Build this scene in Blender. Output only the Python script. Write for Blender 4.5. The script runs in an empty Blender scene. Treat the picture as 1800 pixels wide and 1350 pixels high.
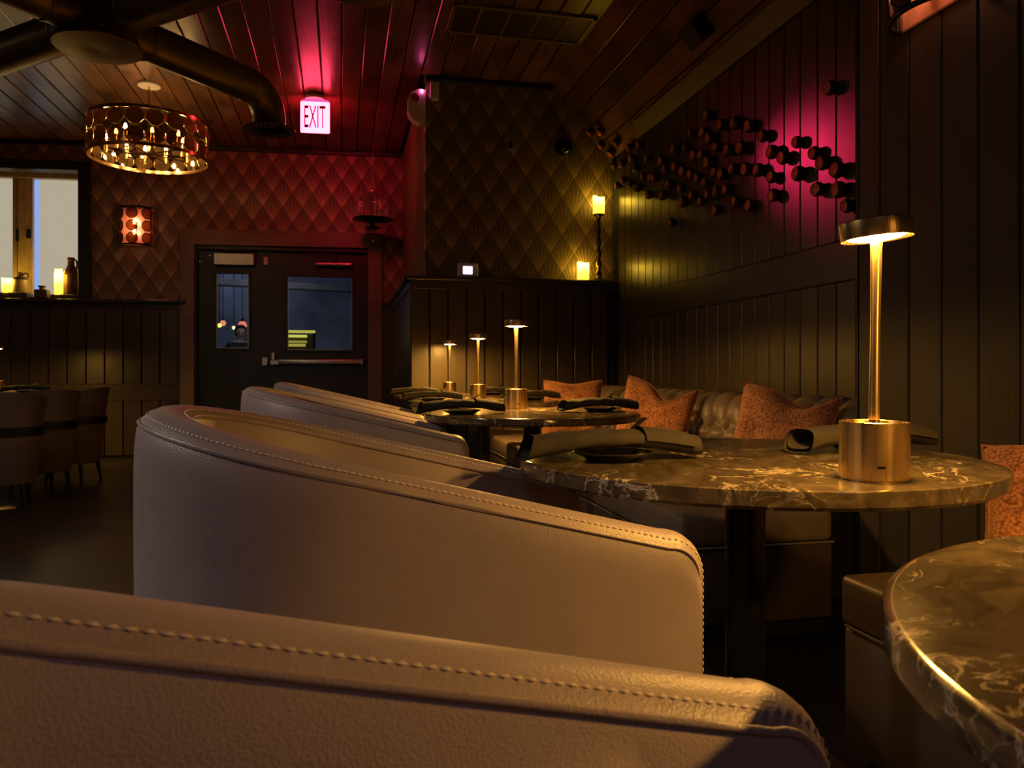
import bpy, bmesh, math, random
from mathutils import Vector, Matrix
random.seed(7)
PI = math.pi
SC = bpy.context.scene
COL = SC.collection

# ------------------------------------------------------------------ camera
F = 1352.0                      # focal length in pixels of the 1800 px wide frame
HV = 654.0                      # pixel row of the horizon
PSI = math.radians(12.5)        # the camera looks this far to the right of the row of tables
CS, SN = math.cos(PSI), math.sin(PSI)
CAMZ = 0.92
cam_d = bpy.data.cameras.new('camera')
cam = bpy.data.objects.new('camera', cam_d); COL.objects.link(cam)
cam.location = (0, 0, CAMZ)
cam.rotation_euler = (PI / 2, 0, -PSI)
cam_d.sensor_width = 36; cam_d.lens = F / 1800 * 36
cam_d.shift_y = -(675 - HV) / 1800
cam_d.clip_start = 0.02
cam_d.dof.use_dof = True; cam_d.dof.focus_distance = 1.6; cam_d.dof.aperture_fstop = 14
SC.camera = cam

# ------------------------------------------------------------------ world, exposure
w = bpy.data.worlds.new('world'); SC.world = w; w.use_nodes = True
w.node_tree.nodes['Background'].inputs[0].default_value = (0.14, 0.18, 0.32, 1)
w.node_tree.nodes['Background'].inputs[1].default_value = 0.12
SC.view_settings.view_transform = 'Standard'
SC.view_settings.look = 'None'
SC.view_settings.gamma = 1
SC.view_settings.use_curve_mapping = False
SC.view_settings.exposure = 0.6
SC.cycles.max_bounces = 8
SC.cycles.sample_clamp_indirect = 4.0

LAMP_COL = (1.0, 0.485, 0.085)
LAMP_E = 350.0

def area_light(name, loc, power, color, size, aim=None):
    d = bpy.data.lights.new(name, 'AREA'); d.shape = 'DISK'; d.size = size
    d.energy = power; d.color = color
    o = bpy.data.objects.new(name, d); COL.objects.link(o); o.location = loc
    if aim is not None:
        o.rotation_euler = (Vector(aim) - Vector(loc)).to_track_quat('-Z', 'Y').to_euler()
    return o
# unseen fill lights added beside and behind the camera
area_light('fill_left', (-2.6, 1.7, 2.2), 27, (1.0, 0.80, 0.62), 0.35)
area_light('fill_rear', (-1.0, -2.4, 3.1), 4.5, (0.95, 0.75, 1.0), 0.5)
area_light('fill_aisle', (-3.6, 3.0, 3.3), 9, (1.0, 0.80, 0.52), 0.3)
area_light('fill_entry', (-5.2, 6.2, 3.3), 3, (1.0, 0.80, 0.52), 0.3)
area_light('outside_fill_light', (-2.0, 14.0, 3.9), 40, (0.75, 0.82, 1.0), 1.0)  # added bluish fill for the scene outside the door

# ------------------------------------------------------------------ pixel -> place helpers
def ray(u, v):
    X = (u - 900) / F
    return Vector((X * CS + SN, -X * SN + CS, (HV - v) / F))
def at(u, v, D):
    return Vector((0, 0, CAMZ)) + ray(u, v) * D
def on(u, v, P, n):
    d = ray(u, v); o = Vector((0, 0, CAMZ)); n = Vector(n)
    return o + d * ((Vector(P) - o).dot(n) / d.dot(n))

# ------------------------------------------------------------------ objects helpers
def link(o, parent=None):
    COL.objects.link(o)
    if parent is not None: o.parent = parent
    return o
def tag(o, label=None, cat=None, group=None, kind=None):
    if label: o['label'] = label
    if cat: o['category'] = cat
    if group: o['group'] = group
    if kind: o['kind'] = kind
    return o
def thing(name, loc, label, cat, group=None, rz=0, kind=None):
    o = bpy.data.objects.new(name, None); link(o)
    o.empty_display_size = 0.05
    o.location = loc; o.rotation_euler = (0, 0, rz)
    return tag(o, label, cat, group, kind)
def copy_tree(o, parent=None):
    c = o.copy(); COL.objects.link(c); c.parent = parent
    for ch in list(o.children): copy_tree(ch, c)
    return c
def inst(name, me, parent=None, loc=(0, 0, 0), rot=(0, 0, 0), scale=(1, 1, 1)):
    o = bpy.data.objects.new(name, me); link(o, parent)
    o.location = loc; o.rotation_euler = rot; o.scale = scale
    return o

class MB:
    def __init__(s): s.v = []; s.f = []; s.m = []; s.mats = []
    def _mi(s, mat):
        if mat is None: return 0
        if mat not in s.mats: s.mats.append(mat)
        return s.mats.index(mat)
    def add(s, vs, fs, mat=None, M=None):
        b = len(s.v); mi = s._mi(mat)
        for p in vs:
            p = Vector(p)
            s.v.append(M @ p if M is not None else p)
        for f in fs: s.f.append([i + b for i in f]); s.m.append(mi)
        return s
    def box(s, x0, x1, y0, y1, z0, z1, mat=None, M=None):
        vs = [(x, y, z) for z in (z0, z1) for y in (y0, y1) for x in (x0, x1)]
        return s.add(vs, [(0, 2, 3, 1), (4, 5, 7, 6), (0, 1, 5, 4), (2, 6, 7, 3), (0, 4, 6, 2), (1, 3, 7, 5)], mat, M)
    def cbox(s, x0, x1, y0, y1, z0, z1, c=0.005, mat=None, M=None, seg=1):
        bm = bmesh.new()
        vs = [bm.verts.new((x, y, z)) for z in (z0, z1) for y in (y0, y1) for x in (x0, x1)]
        for f in [(0, 2, 3, 1), (4, 5, 7, 6), (0, 1, 5, 4), (2, 6, 7, 3), (0, 4, 6, 2), (1, 3, 7, 5)]:
            bm.faces.new([vs[i] for i in f])
        bmesh.ops.bevel(bm, geom=list(bm.edges), offset=c, segments=seg, profile=0.5, affect='EDGES')
        bm.verts.index_update()
        s.add([v.co.copy() for v in bm.verts], [[v.index for v in f.verts] for f in bm.faces], mat, M)
        bm.free(); return s
    def lathe(s, prof, n=32, c=(0, 0, 0), mat=None, M=None, a0=0, a1=2 * PI):
        full = abs(a1 - a0 - 2 * PI) < 1e-6
        k = n if full else n + 1
        vs = []; fs = []
        for r, z in prof:
            for i in range(k):
                a = a0 + (a1 - a0) * i / n
                vs.append((c[0] + r * math.cos(a), c[1] + r * math.sin(a), c[2] + z))
        for j in range(len(prof) - 1):
            for i in range(n):
                i2 = (i + 1) % k
                fs.append((j * k + i, j * k + i2, (j + 1) * k + i2, (j + 1) * k + i))
        if full and prof[0][0] > 1e-5: fs.append([i for i in range(k)][::-1]) if prof[0][0] and s._cap else None
        return s.add(vs, fs, mat, M)
    _cap = False
    def cyl(s, r, z0, z1, n=24, c=(0, 0), mat=None, M=None, bev=0.0):
        if bev: prof = [(0.0001, z0), (r - bev, z0), (r, z0 + bev), (r, z1 - bev), (r - bev, z1), (0.0001, z1)]
        else: prof = [(0.0001, z0), (r, z0), (r, z1), (0.0001, z1)]
        return s.lathe(prof, n, (c[0], c[1], 0), mat, M)
    def tube(s, pts, r, n=8, mat=None, M=None, closed=False, caps=True):
        pts = [Vector(p) for p in pts]; vs = []; fs = []; N = len(pts)
        rs = r if isinstance(r, (list, tuple)) else [r] * N
        prev = None
        for i, p in enumerate(pts):
            if closed: t = pts[(i + 1) % N] - pts[i - 1]
            else: t = pts[min(i + 1, N - 1)] - pts[max(i - 1, 0)]
            t.normalize()
            if prev is None:
                a = Vector((0, 0, 1)) if abs(t.z) < 0.9 else Vector((1, 0, 0))
                x = t.cross(a).normalized()
            else:
                x = (prev - t * prev.dot(t)).normalized()
            prev = x; y = t.cross(x)
            for k in range(n):
                a = 2 * PI * k / n
                vs.append(p + (x * math.cos(a) + y * math.sin(a)) * rs[i])
        for i in range(N if closed else N - 1):
            i2 = (i + 1) % N
            for k in range(n):
                k2 = (k + 1) % n
                fs.append((i * n + k, i * n + k2, i2 * n + k2, i2 * n + k))
        if not closed and caps:
            fs.append(list(range(n))[::-1]); fs.append([(N - 1) * n + k for k in range(n)])
        return s.add(vs, fs, mat, M)
    def grid(s, fn, nu, nv, mat=None, M=None, wrap=False):
        vs = [fn(i / nu, j / nv) for j in range(nv + 1) for i in range(nu + (0 if wrap else 1))]
        k = nu if wrap else nu + 1
        fs = [(j * k + i, j * k + (i + 1) % k, (j + 1) * k + (i + 1) % k, (j + 1) * k + i) for j in range(nv) for i in range(nu)]
        return s.add(vs, fs, mat, M)
    def mesh(s, name, mat=None, smooth=None):
        me = bpy.data.meshes.new(name)
        me.from_pydata([tuple(p) for p in s.v], [], s.f)
        ms = s.mats if s.mats else [mat]
        for m in ms: me.materials.append(m)
        if s.mats:
            me.polygons.foreach_set('material_index', s.m)
        me.validate(); me.update()
        bm = bmesh.new(); bm.from_mesh(me)
        bmesh.ops.remove_doubles(bm, verts=bm.verts, dist=1e-6)
        bmesh.ops.recalc_face_normals(bm, faces=bm.faces)
        bm.to_mesh(me); bm.free()
        if smooth is not None:
            me.polygons.foreach_set('use_smooth', [True] * len(me.polygons))
            me.set_sharp_from_angle(angle=math.radians(smooth))
        me.update()
        return me
    def build(s, name, mat=None, parent=None, smooth=None, loc=(0, 0, 0), rot=(0, 0, 0)):
        return inst(name, s.mesh(name, mat, smooth), parent, loc, rot)

def Rz(a): return Matrix.Rotation(a, 4, 'Z')
def Rx(a): return Matrix.Rotation(a, 4, 'X')
def Ry(a): return Matrix.Rotation(a, 4, 'Y')
def T(x, y, z): return Matrix.Translation((x, y, z))

# ------------------------------------------------------------------ materials
class N:
    def __init__(s, name):
        s.m = bpy.data.materials.new(name); s.m.use_nodes = True
        s.t = s.m.node_tree; s.b = s.t.nodes['Principled BSDF']; s.out = s.t.nodes['Material Output']
    def n(s, typ, **kw):
        nd = s.t.nodes.new(typ)
        for k, v in kw.items(): setattr(nd, k, v)
        return nd
    def l(s, a, b): s.t.links.new(a, b)
    def val(s, sock, x):
        if hasattr(x, 'is_output') or isinstance(x, bpy.types.NodeSocket): s.l(x, sock)
        else: sock.default_value = x
    def math(s, op, a, b=None, c=None, clamp=False):
        nd = s.n('ShaderNodeMath', operation=op, use_clamp=clamp)
        s.val(nd.inputs[0], a)
        if b is not None: s.val(nd.inputs[1], b)
        if c is not None: s.val(nd.inputs[2], c)
        return nd.outputs[0]
    def mix(s, f, a, b):
        nd = s.n('ShaderNodeMix', data_type='RGBA')
        s.val(nd.inputs[0], f)
        s.val(nd.inputs[6], a if not isinstance(a, tuple) else (*a, 1)[:4])
        s.val(nd.inputs[7], b if not isinstance(b, tuple) else (*b, 1)[:4])
        return nd.outputs[2]
    def coord(s, which='Object', scale=(1, 1, 1)):
        tc = s.n('ShaderNodeTexCoord'); mp = s.n('ShaderNodeMapping')
        mp.inputs['Scale'].default_value = scale
        s.l(tc.outputs[which], mp.inputs[0]); return mp.outputs[0]
    def noise(s, vec, scale=5, detail=4, rough=0.5, dist=0.0):
        nd = s.n('ShaderNodeTexNoise'); s.l(vec, nd.inputs['Vector'])
        nd.inputs['Scale'].default_value = scale; nd.inputs['Detail'].default_value = detail
        nd.inputs['Roughness'].default_value = rough; nd.inputs['Distortion'].default_value = dist
        return nd
    def ramp(s, f, stops):
        nd = s.n('ShaderNodeValToRGB'); s.l(f, nd.inputs[0])
        el = nd.color_ramp.elements
        while len(el) < len(stops): el.new(0.5)
        for e, (p, c) in zip(el, stops):
            e.position = p; e.color = (*c, 1) if len(c) == 3 else c
        return nd.outputs[0]
    def bump(s, h, strength=0.2, dist=0.002):
        nd = s.n('ShaderNodeBump'); nd.inputs['Strength'].default_value = strength
        nd.inputs['Distance'].default_value = dist
        s.l(h, nd.inputs['Height']); s.l(nd.outputs[0], s.b.inputs['Normal'])
    def set(s, **kw):
        for k, v in kw.items():
            sock = s.b.inputs[k.replace('_', ' ')]
            if isinstance(v, tuple) and len(v) == 3: v = (*v, 1)
            s.val(sock, v)
        return s

def plain(name, col, rough=0.5, metal=0.0, var=0.15, nscale=20.0, spec=0.5, coat=0.0):
    k = N(name); v = k.coord()
    nz = k.noise(v, nscale, 5, 0.6)
    c2 = tuple(c * (1 - var) for c in col); c1 = tuple(min(1, c * (1 + var)) for c in col)
    k.set(Base_Color=k.ramp(nz.outputs[0], [(0.3, c2), (0.7, c1)]), Roughness=rough, Metallic=metal)
    k.b.inputs['Specular IOR Level'].default_value = spec
    k.b.inputs['Coat Weight'].default_value = coat
    return k.m
def emit(name, col, strength):
    k = N(name)
    e = k.n('ShaderNodeEmission'); e.inputs[0].default_value = (*col, 1); e.inputs[1].default_value = strength
    k.l(e.outputs[0], k.out.inputs[0]); return k.m

def leather(name, col, rough=0.42, scale=420, strength=0.25):
    k = N(name); v = k.coord()
    vo = k.n('ShaderNodeTexVoronoi'); k.l(v, vo.inputs['Vector']); vo.inputs['Scale'].default_value = scale
    nz = k.noise(v, 6, 4, 0.6)
    c2 = tuple(c * 0.88 for c in col)
    k.set(Base_Color=k.ramp(nz.outputs[0], [(0.35, c2), (0.65, col)]), Roughness=rough)
    k.b.inputs['Specular IOR Level'].default_value = 0.4
    k.bump(vo.outputs['Distance'], strength, 0.0012)
    return k.m

def wood(name, c1, c2, rough, along='Y', grain=1.0, knots=True, spec=0.5):
    k = N(name)
    sc = {'X': (0.35, 6, 6), 'Y': (6, 0.35, 6), 'Z': (6, 6, 0.35)}[along]
    oi = k.n('ShaderNodeObjectInfo')
    tc = k.n('ShaderNodeTexCoord')
    off = k.n('ShaderNodeVectorMath', operation='MULTIPLY_ADD')
    k.l(oi.outputs['Random'], off.inputs[0]); off.inputs[1].default_value = (31, 47, 23); k.l(tc.outputs['Object'], off.inputs[2])
    mp = k.n('ShaderNodeMapping'); mp.inputs['Scale'].default_value = sc; k.l(off.outputs[0], mp.inputs[0])
    nz = k.noise(mp.outputs[0], 5 * grain, 6, 0.65, 1.5)
    lo = k.noise(off.outputs[0], 2.2, 3, 0.5)
    f = k.math('MULTIPLY_ADD', lo.outputs[0], 0.6, k.math('MULTIPLY', nz.outputs[0], 0.5))
    col = k.ramp(f, [(0.40, c2), (0.66, c1)])
    if knots:
        vo = k.n('ShaderNodeTexVoronoi'); mp2 = k.n('ShaderNodeMapping')
        mp2.inputs['Scale'].default_value = {'X': (1.6, 5, 5), 'Y': (5, 1.6, 5), 'Z': (5, 5, 1.6)}[along]
        k.l(off.outputs[0], mp2.inputs[0]); k.l(mp2.outputs[0], vo.inputs['Vector']); vo.inputs['Scale'].default_value = 0.9
        kn = k.math('SUBTRACT', 0.16, vo.outputs['Distance'])
        kn = k.math('MULTIPLY', kn, 9.0, clamp=True)
        col = k.mix(kn, col, tuple(c * 0.25 for c in c2))
    br = k.math('MULTIPLY_ADD', oi.outputs['Random'], 0.5, 0.75)
    hs = k.n('ShaderNodeHueSaturation'); k.l(col, hs.inputs['Color']); k.l(br, hs.inputs['Value'])
    k.set(Base_Color=hs.outputs[0], Roughness=rough)
    k.b.inputs['Specular IOR Level'].default_value = spec
    k.bump(nz.outputs[0], 0.25, 0.003)
    return k.m

def wallpaper_mat(name):
    k = N(name)
    tc = k.n('ShaderNodeTexCoord'); sp = k.n('ShaderNodeSeparateXYZ'); k.l(tc.outputs['Object'], sp.inputs[0])
    p = k.math('MULTIPLY', sp.outputs[0], 1 / 0.215)
    q = k.math('MULTIPLY', sp.outputs[2], 1 / 0.325)
    fa = k.math('FRACT', k.math('ADD', q, p)); fb = k.math('FRACT', k.math('SUBTRACT', q, p))
    ql = k.math('MULTIPLY', k.math('ADD', fa, fb), 0.5)
    r = k.math('DIVIDE', k.math('SUBTRACT', fa, fb), k.math('ADD', k.math('ADD', fa, fb), 0.02))
    nz = k.noise(k.coord('Object', (60, 60, 6)), 1.0, 3, 0.6)
    rw = k.math('ADD', k.math('MULTIPLY', r, 7 * PI), k.math('MULTIPLY', nz.outputs[0], 1.5))
    rays = k.math('POWER', k.math('MULTIPLY_ADD', k.math('COSINE', rw), 0.5, 0.5), 2.0)
    fade = k.math('POWER', k.math('SUBTRACT', 1.0, ql, clamp=True), 1.7)
    tip = k.math('POWER', k.math('SUBTRACT', 1.0, k.math('MULTIPLY', ql, 2.6), clamp=True), 1.6)
    edge = k.math('SUBTRACT', 1.0, k.math('MULTIPLY', k.math('MINIMUM', fa, fb), 16.0), clamp=True)
    g = k.math('MULTIPLY', fade, k.math('MULTIPLY_ADD', rays, 0.95, 0.10))
    g = k.math('ADD', g, k.math('MULTIPLY', tip, 0.30))
    g = k.math('ADD', g, k.math('MULTIPLY', k.math('MULTIPLY', edge, fade), 0.15), clamp=True)
    mott = k.noise(k.coord('Object', (1, 1, 1)), 1.6, 4, 0.6)
    g = k.math('MULTIPLY', g, k.math('MULTIPLY_ADD', mott.outputs[0], 0.9, 0.5), clamp=True)
    col = k.mix(g, (0.085, 0.058, 0.034), (0.62, 0.43, 0.20))
    k.set(Base_Color=col, Roughness=k.math('MULTIPLY_ADD', g, -0.2, 0.6), Metallic=k.math('MULTIPLY', g, 0.3))
    return k.m

def marble_mat(name):
    k = N(name); v = k.coord('Object', (1, 1, 1))
    oi = k.n('ShaderNodeObjectInfo'); off = k.n('ShaderNodeVectorMath', operation='MULTIPLY_ADD')
    k.l(oi.outputs['Random'], off.inputs[0]); off.inputs[1].default_value = (9, 5, 3); k.l(v, off.inputs[2]); v = off.outputs[0]
    wv = k.noise(v, 2.6, 5, 0.6)
    ad = k.n('ShaderNodeVectorMath', operation='MULTIPLY_ADD')
    k.l(wv.outputs['Color'], ad.inputs[0]); ad.inputs[1].default_value = (0.25, 0.25, 0.2); k.l(v, ad.inputs[2])
    mp = k.n('ShaderNodeMapping'); mp.inputs['Rotation'].default_value = (0, 0, 0.5); mp.inputs['Scale'].default_value = (0.9, 2.2, 1.2)
    k.l(ad.outputs[0], mp.inputs[0])
    def vein(scale, width, thr, seed):
        nz = k.noise(mp.outputs[0], scale, 7, 0.62, 0.8)
        e = k.math('ABSOLUTE', k.math('SUBTRACT', nz.outputs[0], 0.5))
        e = k.math('SUBTRACT', 1.0, k.math('DIVIDE', e, width), clamp=True)
        mk = k.noise(v, 4.0 + seed, 4, 0.6)
        m = k.math('MULTIPLY', k.math('SUBTRACT', mk.outputs[0], thr), 12.0, clamp=True)
        return k.math('MULTIPLY', e, m)
    v1 = vein(2.6, 0.013, 0.49, 0.0); v2 = vein(6.5, 0.017, 0.52, 3.1)
    f = k.math('ADD', v1, k.math('MULTIPLY', v2, 0.5), clamp=True)
    cl = k.noise(mp.outputs[0], 8, 7, 0.75, 1.0)
    base = k.ramp(cl.outputs[0], [(0.32, (0.035, 0.026, 0.017)), (0.52, (0.085, 0.064, 0.040)), (0.72, (0.19, 0.14, 0.085))])
    k.set(Base_Color=k.mix(f, base, (0.66, 0.55, 0.40)), Roughness=0.13)
    return k.m

def velvet_mat(name):
    k = N(name); v = k.coord('Object', (1, 1, 1))
    vo = k.n('ShaderNodeTexVoronoi'); k.l(v, vo.inputs['Vector']); vo.inputs['Scale'].default_value = 120
    nz = k.noise(v, 9, 5, 0.65)
    f = k.math('MULTIPLY_ADD', vo.outputs['Distance'], -0.7, k.math('MULTIPLY_ADD', nz.outputs[0], 0.6, 0.55))
    k.set(Base_Color=k.ramp(f, [(0.25, (0.13, 0.036, 0.014)), (0.75, (0.52, 0.21, 0.085))]), Roughness=0.75)
    k.b.inputs['Sheen Weight'].default_value = 0.4
    k.b.inputs['Sheen Tint'].default_value = (1, 0.6, 0.35, 1)
    k.bump(vo.outputs['Distance'], 0.5, 0.004)
    return k.m

def cloth_mat(name, col):
    k = N(name); v = k.coord('Object', (1, 1, 1))
    wv = k.noise(v, 500, 2, 0.5); nz = k.noise(v, 30, 4, 0.6)
    f = k.math('MULTIPLY_ADD', wv.outputs[0], 0.5, k.math('MULTIPLY', nz.outputs[0], 0.5))
    k.set(Base_Color=k.ramp(f, [(0.3, tuple(c * 0.7 for c in col)), (0.7, tuple(c * 1.25 for c in col))]), Roughness=0.9)
    k.b.inputs['Sheen Weight'].default_value = 0.0
    k.bump(wv.outputs[0], 0.35, 0.001)
    return k.m

def glassy(name, tint, refl, gcol, rough=0.02, body=None):
    k = N(name)
    tr = k.n('ShaderNodeBsdfTransparent'); tr.inputs[0].default_value = (*tint, 1)
    gl = k.n('ShaderNodeBsdfGlossy'); gl.inputs[0].default_value = (*gcol, 1); gl.inputs['Roughness'].default_value = rough
    mx = k.n('ShaderNodeMixShader')
    lw = k.n('ShaderNodeFresnel'); lw.inputs[0].default_value = 1.5
    k.val(mx.inputs[0], k.math('ADD', lw.outputs[0], refl, clamp=True))
    k.l(tr.outputs[0], mx.inputs[1]); k.l(gl.outputs[0], mx.inputs[2]); last = mx
    if body:
        df = k.n('ShaderNodeBsdfDiffuse'); df.inputs[0].default_value = (*body, 1)
        last = k.n('ShaderNodeMixShader'); last.inputs[0].default_value = 0.14
        k.l(mx.outputs[0], last.inputs[1]); k.l(df.outputs[0], last.inputs[2])
    k.l(last.outputs[0], k.out.inputs[0])
    return k.m

def candle_mat(name, hot=13.0):
    k = N(name)
    tc = k.n('ShaderNodeTexCoord'); sp = k.n('ShaderNodeSeparateXYZ'); k.l(tc.outputs['Generated'], sp.inputs[0])
    st = k.ramp(sp.outputs[2], [(0.0, (0.08,) * 3), (0.45, (0.22,) * 3), (0.8, (1, 1, 1))])
    k.set(Base_Color=(0.75, 0.6, 0.35), Roughness=0.5)
    k.b.inputs['Emission Color'].default_value = (1.0, 0.60, 0.045, 1)
    k.l(k.math('MULTIPLY', st, hot), k.b.inputs['Emission Strength'])
    return k.m

def brushed(name, col, rough):
    k = N(name)
    tc = k.n('ShaderNodeTexCoord'); mp = k.n('ShaderNodeMapping'); mp.inputs['Scale'].default_value = (160, 160, 2)
    k.l(tc.outputs['Object'], mp.inputs[0]); nz = k.noise(mp.outputs[0], 1.0, 2, 0.5)
    k.set(Base_Color=k.ramp(nz.outputs[0], [(0.3, tuple(c * 0.9 for c in col)), (0.7, col)]), Metallic=1.0,
          Roughness=k.math('MULTIPLY_ADD', nz.outputs[0], 0.16, rough))
    k.bump(nz.outputs[0], 0.05, 0.0004)
    return k.m

MT = {}
MT['leather'] = leather('taupe_leather', (0.36, 0.295, 0.32))
MT['shell_leather'] = leather('dark_shell_leather', (0.11, 0.075, 0.07))
MT['bench_shaded'] = leather('shaded_bench_leather', (0.075, 0.052, 0.048), 0.45, 300, 0.15)  # darker copy of the bench leather, shade put into its colour
MT['bench'] = leather('bench_leather', (0.205, 0.155, 0.115), 0.4, 300, 0.15)
MT['stitch'] = plain('thread', (0.74, 0.63, 0.55), 0.6, 0, 0.1, 200)
MT['dark_paint'] = wood('dark_painted_boards', (0.060, 0.046, 0.029), (0.040, 0.031, 0.020), 0.30, 'Z', 1.0, False, 0.5)
MT['pillar_paint'] = wood('rough_painted_boards', (0.050, 0.039, 0.026), (0.030, 0.024, 0.016), 0.45, 'Z', 3.0, False, 0.25)
MT['dark_paint_x'] = wood('dark_painted_rail', (0.052, 0.041, 0.027), (0.036, 0.028, 0.019), 0.27, 'X', 1.0, False, 0.5)
MT['black_paint'] = plain('black_paint', (0.014, 0.012, 0.010), 0.4)
MT['backing'] = plain('dark_groove_backing', (0.012, 0.010, 0.008), 0.9)  # near-black backing behind the gaps between boards
MT['trim'] = wood('brown_trim', (0.16, 0.12, 0.065), (0.10, 0.075, 0.04), 0.4, 'X', 1.0, False)
MT['ceil'] = wood('stained_ceiling_boards', (0.19, 0.092, 0.040), (0.05, 0.024, 0.011), 0.30, 'Y', 1.0, True, 0.45)
MT['floor'] = wood('dark_floor', (0.018, 0.012, 0.008), (0.008, 0.006, 0.004), 0.4, 'Y', 0.7, False)
MT['paper'] = wallpaper_mat('fan_wallpaper')
MT['marble'] = marble_mat('dark_marble')
MT['brass'] = brushed('brushed_brass', (0.83, 0.60, 0.28), 0.20)
MT['brass_s'] = plain('polished_brass', (0.80, 0.55, 0.24), 0.18, 1.0, 0.08)
MT['gold_metal'] = plain('gold_painted_metal', (0.22, 0.145, 0.055), 0.38, 0.75, 0.12, 6)
MT['black_metal'] = plain('black_metal', (0.012, 0.011, 0.010), 0.35, 0.6)
MT['black_gloss'] = plain('black_gloss', (0.006, 0.006, 0.006), 0.08)
MT['velvet'] = velvet_mat('rust_velvet')
MT['napkin'] = cloth_mat('charcoal_linen', (0.030, 0.025, 0.019))
MT['plate'] = plain('black_stoneware', (0.018, 0.017, 0.016), 0.25)
MT['cutlery'] = plain('champagne_cutlery', (0.78, 0.60, 0.34), 0.2, 1.0, 0.05)
MT['white_plastic'] = plain('white_plastic', (0.68, 0.64, 0.58), 0.45, 0, 0.03)
MT['steel'] = plain('brushed_steel', (0.50, 0.44, 0.37), 0.3, 0.9, 0.1)
MT['lamp_glow'] = emit('lamp_diffuser', LAMP_COL, LAMP_E)
MT['bronze'] = plain('dark_bronze', (0.075, 0.050, 0.028), 0.35, 0.6)
MT['cup_gold'] = plain('copper_lining', (0.95, 0.58, 0.30), 0.2, 0.4, 0.1, 60)
MT['candle'] = candle_mat('glowing_wax')
MT['smoke_mirror'] = glassy('smoky_mirror', (0.62, 0.47, 0.27), 0.25, (0.8, 0.66, 0.45), 0.05, (0.42, 0.27, 0.11))  # amber body colour stands in for warm reflections in the discs
MT['door_glass'] = glassy('door_glass', (0.62, 0.68, 0.80), 0.10, (0.8, 0.85, 1.0), 0.03)
MT['bulb'] = emit('filament_bulb', (1.0, 0.60, 0.22), 78.0)
MT['sconce_bulb'] = emit('sconce_bulb', (1.0, 0.40, 0.22), 70.0)
MT['shade_glow'] = emit('backlit_roller_shade', (0.52, 0.45, 0.33), 0.56)
MT['sky_strip'] = emit('daylight_gap', (0.30, 0.42, 0.80), 0.62)
MT['pine'] = plain('pale_pine', (0.52, 0.38, 0.20), 0.5)
MT['stone_cream'] = plain('cream_stoneware', (0.50, 0.38, 0.22), 0.3)
MT['stone_brown'] = plain('brown_glaze', (0.09, 0.035, 0.014), 0.18)
MT['clay'] = plain('old_dark_wood', (0.07, 0.045, 0.025), 0.5)

STR = 'structure'
CEILZ = 3.39
# ------------------------------------------------------------------ floor and ceiling
fl = MB().box(-8, 2.6, -3.2, 9.8, -0.1, 0).build('floor', MT['floor'])
tag(fl, 'dark brown floor running under the chairs and tables', 'floor', kind=STR)

ceil = MB().box(-8, 2.6, -3.2, 9.8, CEILZ + 0.02, CEILZ + 0.12).build('ceiling', MT['backing'])
tag(ceil, 'stained wooden board ceiling with open grooves between the boards', 'ceiling', kind=STR)
def ceil_board(length):
    return MB().cbox(-0.0775, 0.0775, -length / 2, length / 2, 0, 0.03, 0.006).mesh('ceiling_board', MT['ceil'])
cb_long, cb_short = ceil_board(12.3), ceil_board(9.6)
x = 0.648 + 0.081
xs = []
while x < 1.80: xs.append(x); x += 0.162
x = 0.648 - 0.081
while x > -7.6: xs.append(x); x -= 0.162
for i, x in enumerate(sorted(xs)):
    if x > 0.66: inst('board', cb_short, ceil, (x, -3.2 + 4.8, CEILZ + random.uniform(-0.003, 0.003)))
    else: inst('board', cb_long, ceil, (x, -3.2 + 6.15, CEILZ + random.uniform(-0.004, 0.004)))
# slanted strip of ceiling along the right wall
sa = math.atan2(3.40 - 2.77, 2.30 - 1.755); sl = math.hypot(0.63, 0.545)
slope = MB().box(0, sl, -3.2, 6.4, 0.022, 0.08).build('ceiling_slope', MT['backing'], None, None, (1.755, 0, 3.40), (0, sa, 0))
tag(slope, 'slanted strip of ceiling boards above the gold wall cups', 'ceiling', kind=STR)
nb = 5; bw_ = sl / nb
sb = MB().cbox(-bw_ / 2 + 0.003, bw_ / 2 - 0.003, -4.8, 4.8, 0, 0.024, 0.006).mesh('slope_board', MT['ceil'])
for i in range(nb): inst('board', sb, slope, (bw_ * (i + 0.5), 1.6, random.uniform(-0.004, 0.004)))

# ------------------------------------------------------------------ back wall (slightly out of square)
P0 = Vector((-3.531, 9.125, 0)); P1 = Vector((0.697, 8.777, 0))
BANG = math.atan2(P1.y - P0.y, P1.x - P0.x)
BM = T(*P0) @ Rz(BANG); BMI = BM.inverted(); BN = BM.to_3x3() @ Vector((0, -1, 0))
def bw(u, v, off=0.0):
    p = on(u, v, P0 + BN * off, BN)
    q = BMI @ p
    return q.x, q.z
def bl(p): return BMI @ Vector(p)
CAPZ = 1.70
wx0, wx1 = bw(-170, 400)[0], bw(140, 400)[0]
wz0, wz1 = CAPZ + 0.02, bw(70, 299)[1]
dx0, dx1 = bw(341, 500)[0], bw(649, 500)[0]
dz1 = bw(480, 432)[1]
XL, XR = -5.2, 4.6
m = MB()
m.box(XL, wx0, 0, .26, 0, CEILZ + .02); m.box(wx0, wx1, 0, .26, wz1, CEILZ + .02); m.box(wx0, wx1, 0, .26, 0, wz0)
m.box(wx1, dx0, 0, .26, 0, CEILZ + .02); m.box(dx0, dx1, 0, .26, dz1, CEILZ + .02); m.box(dx1, XR, 0, .26, 0, CEILZ + .02)
wall_back = m.build('wall_back', MT['paper'], None, None, P0, (0, 0, BANG))
tag(wall_back, 'back wall in fan-patterned wallpaper above dark board wainscot', 'wall', kind=STR)
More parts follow.
